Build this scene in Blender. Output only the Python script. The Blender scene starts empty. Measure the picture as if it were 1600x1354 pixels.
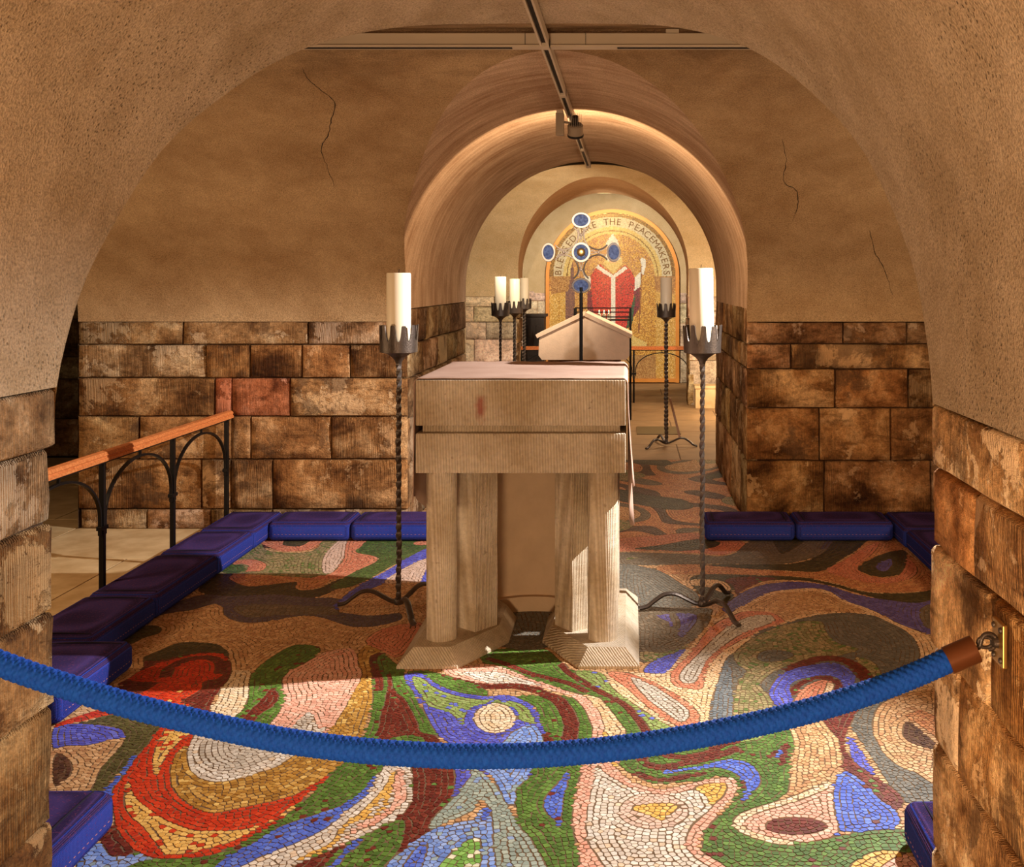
import bpy, bmesh, math, random
import numpy as np
from mathutils import Vector, Matrix, noise
from mathutils.geometry import delaunay_2d_cdt

random.seed(7)
rng = np.random.default_rng(7)
S = bpy.context.scene
COL = S.collection
PI = math.pi

# ---------------------------------------------------------------- camera
H = 1.40                      # eye height
F, CX, CY = 1670.0, 984.0, 440.0   # focal length and vanishing point in the 1600x1354 frame
cam_d = bpy.data.cameras.new('camera')
cam = bpy.data.objects.new('camera', cam_d)
COL.objects.link(cam)
cam.location = (0, 0, H)
cam.rotation_euler = (PI/2, 0, 0)
cam_d.sensor_width = 36.0
cam_d.sensor_fit = 'HORIZONTAL'
cam_d.lens = F/1600*36
cam_d.shift_x = -(CX-800)/1600
cam_d.shift_y = -(677-CY)/1600
cam_d.clip_start = 0.05
cam_d.clip_end = 100
S.camera = cam

# ---------------------------------------------------------------- world and exposure
S.view_settings.view_transform = 'Standard'
S.view_settings.look = 'None'
S.view_settings.gamma = 1
S.view_settings.use_curve_mapping = False
S.view_settings.exposure = 0.0
wd = bpy.data.worlds.new('world')
S.world = wd
wd.use_nodes = True
wd.node_tree.nodes['Background'].inputs[0].default_value = (0.9, 0.55, 0.3, 1)
wd.node_tree.nodes['Background'].inputs[1].default_value = 0.02

def light(name, kind, loc, target, power, color, size=0.1, angle=60, blend=0.3, size_y=None):
    d = bpy.data.lights.new(name, kind)
    d.energy = power
    d.color = color
    if kind == 'SPOT':
        d.spot_size = math.radians(angle); d.spot_blend = blend; d.shadow_soft_size = size
    elif kind == 'AREA':
        d.shape = 'RECTANGLE'; d.size = size; d.size_y = size_y or size
        d.spread = math.radians(angle)
    else:
        d.shadow_soft_size = size
    o = bpy.data.objects.new(name, d)
    COL.objects.link(o)
    o.location = loc
    v = Vector(target)-Vector(loc)
    o.rotation_euler = v.to_track_quat('-Z', 'Y').to_euler()
    return o

WARM = (1.0, 0.60, 0.29)
MIDW = (1.0, 0.68, 0.39)
KEYC = (1.0, 0.96, 0.91)
# track spotlights of the crypt: the key spot on the cross track right of the altar
light('key_spot', 'SPOT', (1.72, 4.30, 2.22), (-1.78, 5.0, 0.0), 760, KEYC, 0.012, 51, 0.40)
light('front_spot', 'SPOT', (1.72, 4.30, 2.22), (-0.48, 2.48, 0.0), 700, KEYC, 0.012, 57, 0.65)
# added fill for ambient light, then the passage and far bay spots
light('near_passage_fill', 'POINT', (-0.3, -0.8, 0.30), (0, 0, 0), 320, MIDW, 0.25)  # added low fill behind the viewer for vault and piers, no lamp there
light('bay_fill_left', 'AREA', (-3.5, 3.7, 1.25), (-1.2, 5.8, 1.35), 25, MIDW, 0.5, 180)  # added soft fill out of view for the back wall and vault
light('bay_fill_right', 'AREA', (2.7, 3.7, 1.25), (0.6, 5.8, 1.35), 24, MIDW, 0.5, 180)  # same added fill from the other end of the bay
light('tunnel_spot', 'SPOT', (-0.256, 5.75, 1.90), (-0.42, 9.6, 0.8), 130, (1.0, 0.93, 0.85), 0.02, 46, 0.4)
light('tunnel_flood', 'SPOT', (-0.25, 5.64, 1.88), (-0.30, 7.6, 1.80), 30, MIDW, 0.02, 168, 0.15)
light('mosaic_spot', 'SPOT', (-0.3, 11.2, 2.3), (-0.25, 14.8, 1.15), 430, (1.0, 0.88, 0.70), 0.05, 56, 0.5)
light('far_bay_light', 'SPOT', (-0.9, 8.9, 2.25), (-1.1, 12.1, 0.8), 200, (1.0, 0.84, 0.62), 0.03, 90, 0.5)
light('far_bay_fill_low', 'POINT', (1.35, 11.0, 0.6), (0, 0, 0), 55, (1.0, 0.74, 0.46), 0.1)  # added hidden fill that brightens the far arch soffit
light('far_bay_fill_right', 'AREA', (0.5, 10.2, 2.3), (0.3, 10.2, 0.0), 30, (1.0, 0.82, 0.58), 0.4, 180)  # added overhead fill for the far bay

# ---------------------------------------------------------------- geometry of the place (metres)
D1, D2, D3, D4, D5 = 2.338, 6.057, 8.204, 12.11, 14.80
XL, XR = -0.899*H, 0.474*H          # side walls of the passages
XC, R = (XL+XR)/2, (XR-XL)/2
ZC = 0.973*H                         # springing centre of the passage vaults
MID = 4.08

def W(u, v, D):
    return Vector(((u-CX)*D/F, D, H-(v-CY)*D/F))
def FL(u, v):
    return ((u-CX)*H/(v-CY), F*H/(v-CY))

# ---------------------------------------------------------------- helpers
def link(o, parent=None):
    COL.objects.link(o)
    if parent is not None:
        o.parent = parent
    return o
def tag(o, label=None, cat=None, group=None, kind=None):
    if label: o['label'] = label
    if cat: o['category'] = cat
    if group: o['group'] = group
    if kind: o['kind'] = kind
    return o
def empty(name, loc, label=None, cat=None, group=None):
    o = bpy.data.objects.new(name, None)
    o.empty_display_size = 0.05
    o.location = loc
    COL.objects.link(o)
    return tag(o, label, cat, group)
def mesh_obj(name, verts, faces, mat, parent=None, smooth=False, loc=None):
    me = bpy.data.meshes.new(name)
    me.from_pydata([tuple(v) for v in verts], [], faces)
    if mat is not None:
        me.materials.append(mat)
    if smooth:
        me.polygons.foreach_set('use_smooth', [True]*len(me.polygons))
    me.update()
    o = bpy.data.objects.new(name, me)
    link(o, parent)
    if loc is not None:
        o.location = loc
    return o
class MB:
    """collects shapes for one mesh; all coordinates local to the parent thing"""
    def __init__(s):
        s.v = []; s.f = []; s.m = []; s.cur = 0
    def add(s, vs, fs):
        b = len(s.v)
        s.v += [tuple(v) for v in vs]
        s.f += [tuple(i+b for i in f) for f in fs]
        s.m += [s.cur]*len(fs)
        return s
    def box(s, c, d, bev=0.0, rot=None):
        x, y, z = d[0]/2, d[1]/2, d[2]/2
        if bev <= 0:
            vs = [(-x,-y,-z),(x,-y,-z),(x,y,-z),(-x,y,-z),(-x,-y,z),(x,-y,z),(x,y,z),(-x,y,z)]
            fs = [(0,3,2,1),(4,5,6,7),(0,1,5,4),(1,2,6,5),(2,3,7,6),(3,0,4,7)]
        else:
            bm = bmesh.new()
            bmesh.ops.create_cube(bm, size=1)
            for q in bm.verts: q.co = Vector((q.co.x*d[0], q.co.y*d[1], q.co.z*d[2]))
            bmesh.ops.bevel(bm, geom=bm.edges[:], offset=bev, segments=2, affect='EDGES', profile=0.6)
            bm.verts.index_update()
            vs = [q.co.copy() for q in bm.verts]
            fs = [[q.index for q in f.verts] for f in bm.faces]
            bm.free()
        M = rot if rot is not None else Matrix.Identity(3)
        c = Vector(c)
        return s.add([M @ Vector(v)+c for v in vs], fs)
    def tube(s, pts, r, n=8, cap=True, flat=1.0, twist=0.0, rr=None):
        pts = [Vector(p) for p in pts]
        N = len(pts)
        vs = []; fs = []
        t0 = (pts[1]-pts[0]).normalized()
        ref = Vector((0,0,1)) if abs(t0.z) < 0.9 else Vector((1,0,0))
        a = (ref-ref.dot(t0)*t0).normalized()
        for i, p in enumerate(pts):
            t = (pts[min(i+1,N-1)]-pts[max(i-1,0)]).normalized()
            a = (a-a.dot(t)*t).normalized()
            b = t.cross(a)
            q = rr[i] if rr is not None else r
            for k in range(n):
                an = 2*PI*(k+0.5)/n + twist*i
                vs.append(p + a*(math.cos(an)*q*flat) + b*(math.sin(an)*q))
        for i in range(N-1):
            for k in range(n):
                k2 = (k+1) % n
                fs.append((i*n+k, i*n+k2, (i+1)*n+k2, (i+1)*n+k))
        if cap:
            fs.append(tuple(range(n))[::-1]); fs.append(tuple((N-1)*n+k for k in range(n)))
        return s.add(vs, fs)
    def lathe(s, prof, n=24, c=(0,0,0)):
        """prof: list of (r, z)"""
        vs = []; fs = []
        for r, z in prof:
            for k in range(n):
                a = 2*PI*k/n
                vs.append((c[0]+r*math.cos(a), c[1]+r*math.sin(a), c[2]+z))
        for i in range(len(prof)-1):
            for k in range(n):
                k2 = (k+1) % n
                fs.append((i*n+k, i*n+k2, (i+1)*n+k2, (i+1)*n+k))
        if prof[0][0] > 1e-5: fs.append(tuple(range(n))[::-1])
        if prof[-1][0] > 1e-5: fs.append(tuple((len(prof)-1)*n+k for k in range(n)))
        return s.add(vs, fs)
    def build(s, name, mats, parent=None, smooth=False, loc=None, auto=None):
        if not isinstance(mats, (list, tuple)): mats = [mats]
        o = mesh_obj(name, s.v, s.f, None, parent, smooth, loc)
        for m in mats: o.data.materials.append(m)
        if len(mats) > 1: o.data.polygons.foreach_set('material_index', s.m)
        if auto:
            o.data.set_sharp_from_angle(angle=math.radians(auto))
        return o
def lin(c):
    return tuple(((x/255)/12.92 if x/255 <= 0.04045 else ((x/255+0.055)/1.055)**2.4) for x in c)
def catmull(pts, n=6, closed=True):
    P = np.array(pts, float); m = len(P); out = []
    rngi = range(m) if closed else range(m-1)
    for i in rngi:
        if closed:
            p0, p1, p2, p3 = P[(i-1)%m], P[i], P[(i+1)%m], P[(i+2)%m]
        else:
            p0, p1, p2, p3 = P[max(i-1,0)], P[i], P[i+1], P[min(i+2,m-1)]
        for k in range(n):
            t = k/n
            out.append(0.5*((2*p1)+(-p0+p2)*t+(2*p0-5*p1+4*p2-p3)*t*t+(-p0+3*p1-3*p2+p3)*t**3))
    if not closed: out.append(P[-1])
    return np.array(out)

# ---------------------------------------------------------------- materials
class NT:
    def __init__(s, name):
        s.m = bpy.data.materials.new(name); s.m.use_nodes = True
        s.t = s.m.node_tree; s.n = s.t.nodes; s.l = s.t.links
        s.b = s.n['Principled BSDF']
        s.co = s.n.new('ShaderNodeTexCoord').outputs['Object']
    def node(s, typ, **kw):
        n = s.n.new(typ)
        for k, v in kw.items(): setattr(n, k, v)
        return n
    def put(s, sock, v):
        if hasattr(v, 'links') or hasattr(v, 'is_output'): s.l.new(v, sock)
        else: sock.default_value = v
    def noise(s, scale, detail=4, rough=0.55, vec=None, dist=0.0):
        n = s.node('ShaderNodeTexNoise')
        s.put(n.inputs['Vector'], vec if vec is not None else s.co)
        n.inputs['Scale'].default_value = scale; n.inputs['Detail'].default_value = detail
        n.inputs['Roughness'].default_value = rough; n.inputs['Distortion'].default_value = dist
        return n.outputs['Fac']
    def vmap(s, scale=(1,1,1), rot=(0,0,0), loc=(0,0,0), vec=None):
        n = s.node('ShaderNodeMapping')
        s.put(n.inputs['Vector'], vec if vec is not None else s.co)
        n.inputs['Scale'].default_value = scale; n.inputs['Rotation'].default_value = rot
        n.inputs['Location'].default_value = loc
        return n.outputs[0]
    def ramp(s, fac, stops):
        n = s.node('ShaderNodeValToRGB'); s.put(n.inputs[0], fac)
        e = n.color_ramp.elements
        while len(e) < len(stops): e.new(0.5)
        for i, (p, c) in enumerate(stops):
            e[i].position = p
            e[i].color = (c, c, c, 1) if isinstance(c, (int, float)) else tuple(c)+(1,)
        return n.outputs[0]
    def mix(s, fac, a, b, mode='MIX'):
        n = s.node('ShaderNodeMix', data_type='RGBA', blend_type=mode)
        s.put(n.inputs[0], fac)
        for k, v in ((6, a), (7, b)):
            s.put(n.inputs[k], tuple(v)+(1,) if isinstance(v, tuple) and len(v) == 3 else v)
        return n.outputs[2]
    def math(s, op, a, b=0.0, c=0.0):
        n = s.node('ShaderNodeMath', operation=op)
        s.put(n.inputs[0], a); s.put(n.inputs[1], b); s.put(n.inputs[2], c)
        return n.outputs[0]
    def bump(s, h, strength=0.5, dist=0.01):
        n = s.node('ShaderNodeBump'); s.put(n.inputs['Height'], h)
        n.inputs['Strength'].default_value = strength; n.inputs['Distance'].default_value = dist
        s.l.new(n.outputs[0], s.b.inputs['Normal'])
    def done(s, color, rough=0.8, metal=0.0, spec=0.3):
        s.put(s.b.inputs['Base Color'], tuple(color)+(1,) if isinstance(color, tuple) and len(color) == 3 else color)
        s.put(s.b.inputs['Roughness'], rough)
        s.b.inputs['Metallic'].default_value = metal
        s.b.inputs['Specular IOR Level'].default_value = spec
        return s.m

def plain(name, rgb, rough=0.6, metal=0.0, var=0.12, scale=20, bump=0.0, spec=0.3):
    t = NT(name)
    n = t.noise(scale)
    c = lin(rgb)
    col = t.mix(n, tuple(x*(1-var) for x in c), tuple(min(1, x*(1+var)) for x in c))
    if bump: t.bump(t.noise(scale*4), bump, 0.004)
    return t.done(col, rough, metal, spec)

def m_plaster(name, light_c, dark_c, streak=False, pits=0.5, soot=False):
    t = NT(name)
    big = t.noise(1.3, 5, 0.6)
    med = t.noise(7, 5, 0.6)
    fine = t.noise(170, 3, 0.6)
    vor = t.node('ShaderNodeTexVoronoi'); t.l.new(t.co, vor.inputs['Vector']); vor.inputs['Scale'].default_value = 75
    pit_m = t.ramp(t.noise(2.2, 3), [(0.45, 0.0), (0.65, 1.0)])
    pit = t.math('MULTIPLY', t.ramp(vor.outputs['Distance'], [(0.10, 1.0), (0.26, 0.0)]), pit_m)
    fac = t.math('ADD', t.math('MULTIPLY', big, 0.6), t.math('MULTIPLY', med, 0.4))
    if streak:
        st = t.noise(5, 6, 0.7, t.vmap((0.35, 3.2, 0.35)), 0.5)
        fac = t.math('ADD', t.math('MULTIPLY', fac, 0.45), t.math('MULTIPLY', st, 0.55))
    col = t.ramp(fac, [(0.36, lin(dark_c)), (0.62, lin(light_c))])
    grain = t.ramp(fine, [(0.32, 0.62), (0.62, 1.12)])
    col = t.mix(1.0, col, grain, 'MULTIPLY')
    col = t.mix(t.math('MULTIPLY', pit, pits), col, tuple(x*0.35 for x in lin(dark_c)))
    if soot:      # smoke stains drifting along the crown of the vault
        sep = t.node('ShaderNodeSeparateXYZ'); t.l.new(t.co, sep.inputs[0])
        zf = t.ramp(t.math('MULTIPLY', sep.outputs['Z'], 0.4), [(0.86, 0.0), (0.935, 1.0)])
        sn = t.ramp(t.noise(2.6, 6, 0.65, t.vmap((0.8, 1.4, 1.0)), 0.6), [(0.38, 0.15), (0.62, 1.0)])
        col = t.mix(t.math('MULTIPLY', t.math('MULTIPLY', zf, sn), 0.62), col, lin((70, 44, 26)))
    h = t.math('ADD', t.math('MULTIPLY', fine, 0.6), t.math('MULTIPLY', med, 0.8))
    h = t.math('SUBTRACT', h, t.math('MULTIPLY', pit, 1.2*pits))
    t.bump(h, 0.75, 0.010)
    return t.done(col, 0.92, 0, 0.15)

def m_sandstone(name, tool=0.5, pale=0.0):
    t = NT(name)
    oi = t.node('ShaderNodeObjectInfo')
    off = t.node('ShaderNodeVectorMath', operation='MULTIPLY_ADD')
    comb = t.node('ShaderNodeCombineXYZ')
    for i in range(3): t.l.new(oi.outputs['Random'], comb.inputs[i])
    t.l.new(comb.outputs[0], off.inputs[0]); off.inputs[1].default_value = (37, 53, 71); t.l.new(t.co, off.inputs[2])
    vec = off.outputs[0]
    big = t.noise(4.0, 7, 0.62, vec, 0.35)
    bed = t.noise(8, 6, 0.7, t.vmap((0.6, 0.6, 1.9), loc=(3, 1, 5), vec=vec), 0.5)
    fine = t.noise(120, 3, 0.7, vec)
    mid = t.noise(34, 4, 0.65, vec)
    pl = lambda c: tuple(x+(1-x)*pale*y for x, y in zip(c, (0.85, 0.75, 0.62)))
    c1 = t.ramp(big, [(0.33, pl((0.13, 0.060, 0.024))), (0.43, pl((0.33, 0.185, 0.085))), (0.53, pl((0.52, 0.33, 0.175))), (0.64, pl((0.80, 0.62, 0.42)))])
    c2 = t.ramp(bed, [(0.36, (0.34, 0.25, 0.17)), (0.47, (0.86, 0.80, 0.72)), (0.66, (1.1, 1.06, 1.0))])
    col = t.mix(0.8*(1-pale*0.6), c1, c2, 'MULTIPLY')
    tint = oi.outputs['Color']
    col = t.mix(1.0, col, tint, 'MULTIPLY')
    col = t.mix(1.0, col, t.ramp(fine, [(0.3, 0.62), (0.65, 1.12)]), 'MULTIPLY')
    col = t.mix(1.0, col, t.ramp(mid, [(0.32, 0.62), (0.6, 1.08)]), 'MULTIPLY')
    # flaked pale crust with an outline of its own
    cr = t.math('ADD', t.noise(3.1, 8, 0.72, t.vmap(loc=(9, 4, 2), vec=vec), 0.2), t.math('MULTIPLY', t.math('SUBTRACT', mid, 0.5), 0.10))
    crust = t.ramp(cr, [(0.555, 0.0), (0.575, 1.0)])
    col = t.mix(t.math('MULTIPLY', crust, 0.62), col, t.mix(1.0, tint, (0.74, 0.56, 0.38), 'MULTIPLY'))
    # dark weathered skin
    dk = t.ramp(t.noise(3.6, 8, 0.7, t.vmap(loc=(2, 14, 7), vec=vec), 0.3), [(0.57, 0.0), (0.61, 1.0)])
    col = t.mix(t.math('MULTIPLY', dk, 0.62*(1-pale*0.8)), col, (0.10, 0.052, 0.026))
    wv = t.node('ShaderNodeTexWave', bands_direction='DIAGONAL')
    t.l.new(t.vmap((1, 1, 0.02), vec=vec), wv.inputs['Vector'])
    wv.inputs['Scale'].default_value = 80; wv.inputs['Distortion'].default_value = 7; wv.inputs['Detail'].default_value = 3
    wv.inputs['Detail Scale'].default_value = 1.4
    tm = t.math('MULTIPLY', t.ramp(t.noise(2.0, 2, 0.5, vec), [(0.42, 1.0), (0.55, 0.15)]), tool)
    tm = t.math('MULTIPLY', tm, t.ramp(oi.outputs['Random'], [(0.2, 0.3), (0.5, 1.0)]))
    tl = t.math('MULTIPLY', wv.outputs['Fac'], tm)
    col = t.mix(t.math('MULTIPLY', t.math('SUBTRACT', tm, tl), 0.55), col, t.mix(1.0, col, (0.35, 0.28, 0.2), 'MULTIPLY'))
    h = t.math('ADD', t.math('MULTIPLY', fine, 0.35), t.math('MULTIPLY', bed, 1.2))
    h = t.math('ADD', h, t.math('ADD', t.math('MULTIPLY', mid, 0.6), t.math('MULTIPLY', crust, 0.35)))
    h = t.math('ADD', h, t.math('MULTIPLY', tl, 0.8))
    t.bump(h, 0.85, 0.014)
    return t.done(col, 0.9, 0, 0.18)

def m_altar(name, spot=None, vert=True):
    t = NT(name)
    n1 = t.noise(4, 5); n2 = t.noise(60, 3)
    col = t.ramp(n1, [(0.35, lin((190, 170, 142))), (0.65, lin((224, 210, 190)))])
    col = t.mix(1.0, col, t.ramp(n2, [(0.3, 0.85), (0.65, 1.05)]), 'MULTIPLY')
    wv = t.node('ShaderNodeTexWave', bands_direction='DIAGONAL')
    t.l.new(t.vmap((1, 1, 0.03)), wv.inputs['Vector'])
    wv.inputs['Scale'].default_value = 60; wv.inputs['Distortion'].default_value = 2.6
    wv.inputs['Detail'].default_value = 2; wv.inputs['Detail Scale'].default_value = 0.7
    # tool rows: slight breaks along the height
    rows = t.noise(9, 2, 0.5, t.vmap((2, 2, 9)))
    h = t.math('MULTIPLY', wv.outputs['Fac'], t.ramp(rows, [(0.3, 0.55), (0.6, 1.0)]))
    col = t.mix(t.math('MULTIPLY', t.math('SUBTRACT', 1.0, wv.outputs['Fac']), 0.42), col, t.mix(1.0, col, (0.45, 0.36, 0.25), 'MULTIPLY'))
    specks = t.ramp(t.noise(38, 2, 0.5), [(0.70, 0.0), (0.76, 1.0)])
    col = t.mix(t.math('MULTIPLY', specks, 0.5), col, (0.16, 0.10, 0.06))
    if spot:
        d = t.node('ShaderNodeVectorMath', operation='LENGTH')
        t.l.new(t.vmap((1.7, 0.3, 0.75), loc=(-spot[0]*1.7, -spot[1]*0.3, -spot[2]*0.75)), d.inputs[0])
        f = t.ramp(t.math('ADD', d.outputs['Value'], t.math('MULTIPLY', t.math('SUBTRACT', t.noise(40), 0.5), 0.05)), [(0.012, 0.7), (0.042, 0.0)])
        col = t.mix(f, col, lin((150, 42, 40)))
    t.bump(t.math('ADD', h, t.math('MULTIPLY', n2, 0.3)), 0.6, 0.005)
    return t.done(col, 0.85, 0, 0.2)

M = {}
M['plaster_near'] = m_plaster('plaster_near', (204, 184, 160), (166, 144, 116), pits=0.8)
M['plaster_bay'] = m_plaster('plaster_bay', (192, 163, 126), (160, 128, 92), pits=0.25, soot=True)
M['plaster_tunnel'] = m_plaster('plaster_tunnel', (228, 200, 172), (164, 128, 98), streak=True, pits=0.2)
M['plaster_arch'] = m_plaster('plaster_arch', (222, 180, 134), (190, 142, 98), streak=True, pits=0.1)
M['plaster_far'] = m_plaster('plaster_far', (226, 200, 158), (206, 176, 130), pits=0.1)
M['stone'] = m_sandstone('sandstone', 0.9)
M['stone_plain'] = m_sandstone('sandstone_rough', 0.2)
M['stone_pale'] = m_sandstone('sandstone_pale', 0.1, 0.6)
M['mortar'] = plain('mortar', (66, 46, 30), 0.95, 0, 0.35, 14, 0.6)
M['altar'] = m_altar('altar_stone')
M['altar_plain'] = plain('altar_niche_stone', (196, 168, 138), .85, 0, .2, 9, .4)
M['altar_front'] = m_altar('altar_front_stone', spot=(-0.552, 3.955, 0.931))
M['iron'] = plain('wrought_iron', (86, 76, 70), 0.42, 0.7, 0.35, 40, 0.35, 0.5)
M['black'] = plain('black_metal', (26, 23, 22), 0.45, 0.5, 0.2, 30)
M['wax'] = plain('candle_wax', (240, 226, 200), 0.4, 0, 0.03, 6)
M['wick'] = plain('wick', (24, 20, 18), 0.9)
M['white_metal'] = plain('white_track', (196, 180, 160), 0.45, 0.0, 0.06, 10)
M['slot'] = plain('track_slot', (22, 18, 16), 0.6)
M['grey_metal'] = plain('grey_lamp', (150, 135, 118), 0.45, 0.3, 0.06, 10)
M['grout'] = plain('floor_grout', (114, 90, 66), 0.95, 0, 0.3, 30, 0.3)
M['gold'] = plain('gilt_frame', (214, 140, 62), 0.4, 0.2, 0.15, 12)
M['darkwood'] = plain('dark_oak', (44, 33, 26), 0.55, 0, 0.35, 25, 0.3)
M['silver'] = plain('silver', (178, 160, 142), 0.5, 0.7, 0.1, 30)
M['brass'] = plain('brass', (190, 150, 88), 0.35, 0.85, 0.15, 30)
M['copper'] = plain('brown_ferrule', (110, 66, 40), 0.4, 0.5, 0.15, 30)
M['letter'] = plain('mosaic_letter', (128, 88, 36), 0.6, 0, 0.2, 60)

t = NT('handrail_wood')
g = t.noise(30, 4, 0.6, t.vmap((3, 0.12, 3)))
t.bump(g, 0.15, 0.003)
M['wood'] = t.done(t.ramp(g, [(0.3, lin((176, 92, 46))), (0.7, lin((232, 146, 84)))]), 0.38, 0, 0.4)

t = NT('altar_cloth')
w = t.noise(220, 2); n = t.noise(5, 3)
t.bump(t.math('ADD', w, t.math('MULTIPLY', n, 2.0)), 0.25, 0.004)
M['cloth'] = t.done(t.ramp(n, [(0.3, lin((170, 138, 122))), (0.7, lin((186, 156, 140)))]), 0.9, 0, 0.1)

def m_fabric(name, a, b, thread):
    t = NT(name)
    w1 = t.node('ShaderNodeTexWave', bands_direction='X'); w2 = t.node('ShaderNodeTexWave', bands_direction='Y')
    w3 = t.node('ShaderNodeTexWave', bands_direction='Z')
    for w in (w1, w2, w3):
        t.l.new(t.co, w.inputs['Vector']); w.inputs['Scale'].default_value = 90; w.inputs['Distortion'].default_value = 0.6
    h = t.math('MAXIMUM', t.math('MULTIPLY', w1.outputs['Fac'], w2.outputs['Fac']), t.math('MULTIPLY', w3.outputs['Fac'], 0.6))
    col = t.mix(h, lin(a), lin(b))
    n = t.noise(160, 1)
    col = t.mix(t.ramp(n, [(0.62, 0.0), (0.68, 0.6)]), col, lin(thread))
    t.bump(h, 0.6, 0.004)
    return t.done(col, 0.95, 0, 0.05)
M['cush_top'] = m_fabric('cushion_top_fabric', (38, 29, 58), (84, 66, 132), (118, 62, 96))
M['cush_side'] = m_fabric('cushion_side_fabric', (20, 26, 70), (68, 88, 206), (96, 60, 130))
M['cush_seam'] = plain('cushion_seam', (30, 24, 48), .95)
M['stitch'] = plain('stitching', (188, 130, 128), 0.9)

t = NT('blue_rope')
n = t.noise(120, 3)
t.bump(t.noise(300, 2), 0.5, 0.002)
M['rope'] = t.done(t.ramp(n, [(0.3, lin((14, 66, 168))), (0.7, lin((18, 82, 190)))]), 0.75, 0, 0.2)

t = NT('mosaic_tessera')
at = t.node('ShaderNodeAttribute', attribute_name='tile_colour')
n = t.noise(90, 2)
t.bump(t.noise(400, 2), 0.12, 0.001)
M['tile'] = t.done(t.mix(1.0, at.outputs['Color'], t.ramp(n, [(0.3, 0.86), (0.7, 1.06)]), 'MULTIPLY'), 0.5, 0, 0.35)

t = NT('cream_flagstone')
n = t.noise(6, 5)
M['flag_far'] = plain('worn_buff_floor', (158, 126, 90), .6, 0, .35, 5)
M['shrine'] = plain('pale_pink_stone', (226, 196, 170), .85, 0, .14, 18, .5)
M['flag'] = t.done(t.ramp(n, [(0.35, lin((196, 164, 118))), (0.65, lin((226, 198, 152)))]), 0.6, 0, 0.3)

t = NT('blue_enamel')
n = t.noise(60, 4)
tr = t.node('ShaderNodeBsdfTranslucent'); tr.inputs[0].default_value = (0.10, 0.2, 0.75, 1)
mx = t.node('ShaderNodeMixShader'); mx.inputs[0].default_value = 0.2
t.done(t.ramp(n, [(0.35, lin((44, 58, 100))), (0.65, lin((92, 112, 160)))]), 0.5, 0, 0.2)
t.l.new(t.b.outputs[0], mx.inputs[1]); t.l.new(tr.outputs[0], mx.inputs[2])
t.l.new(mx.outputs[0], t.n['Material Output'].inputs[0])
M['enamel'] = t.m
t = NT('flame')
t.done((1.0, 0.7, 0.2)); t.b.inputs['Emission Color'].default_value = (1.0, 0.65, 0.2, 1); t.b.inputs['Emission Strength'].default_value = 12
M['flame'] = t.m

# ================================================================ STRUCTURE
def table(rows):
    z = np.array([a for a, b in rows])*H; o = np.array([b for a, b in rows])
    zz = np.linspace(z[0], z[-1], 400); oo = np.interp(zz, z, o)
    k = 25
    pad = np.concatenate([np.full(k, oo[0]), oo, 2*oo[-1]-oo[-2:-2-k:-1]])
    sm = np.convolve(pad, np.ones(2*k+1)/(2*k+1), 'valid')
    wgt = np.clip((zz-z[0])/(z[-1]-z[0])*6, 0, 1)*np.clip((z[-1]-zz)/(z[-1]-z[0])*14, 0, 1)
    oo = oo*(1-wgt)+sm*wgt
    return lambda q: float(np.interp(q, zz, oo))
off_near = table([(.70,1.742),(.83,1.742),(.90,1.70),(1.0,1.62),(1.1,1.50),(1.2,1.41),(1.27,1.35),(1.33,1.24),(1.46,1.05),(1.54,.84),(1.62,.50),(1.659,.29),(1.69,0)])
off_back = table([(.70,1.977),(.90,1.977),(1.0,1.94),(1.1,1.83),(1.22,1.60),(1.37,1.33),(1.46,1.06),(1.54,.72),(1.60,.45),(1.659,.21),(1.69,0)])
MIDF = 10.2
off_far = table([(.70,1.91),(1.05,1.88),(1.2,1.75),(1.35,1.5),(1.5,1.2),(1.62,.9),(1.70,.65),(1.743,.45),(1.79,0)])
off_farnear = table([(.70,1.996),(1.66,1.98),(1.70,1.6),(1.79,0)])

def half(z, zc):
    return R if z <= zc else math.sqrt(max(0.0, R*R-(z-zc)**2))
def bay_side(mb, mid, sgn, off, zc, z0, ztop, xmin, xmax, ztaper=None):
    """one side of a cross-vaulted bay: wall and transverse vault with the passage arch cut into it"""
    crown = zc+R
    zs = [z0+(zc-z0)*i/5 for i in range(6)]+[zc+R*math.sin(PI/2*i/34) for i in range(1, 35)]
    n = 20
    for side in (-1, 1):
        rows = []
        for z in zs:
            xe = XC+side*half(z, zc); x0 = xmin if side < 0 else xmax
            rows.append([(x0+(xe-x0)*(j/n)**0.8, mid+sgn*off(z), z) for j in range(n+1)])
        vs = [p for r_ in rows for p in r_]
        fs = []
        for i in range(len(zs)-1):
            for j in range(n):
                a = i*(n+1)+j
                q = (a, a+1, a+n+2, a+n+1)
                fs.append(q if (side*sgn > 0) else q[::-1])
        mb.add(vs, fs)
    zs2 = [crown+(ztop-crown)*i/8 for i in range(9)]
    vs = []; fs = []
    for z in zs2:
        vs += [(xmin+(xmax-xmin)*j/40, mid+sgn*off(z), z) for j in range(41)]
    for i in range(8):
        for j in range(40):
            a = i*41+j
            q = (a, a+1, a+42, a+41)
            fs.append(q[::-1] if sgn > 0 else q)
    mb.add(vs, fs)
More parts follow.
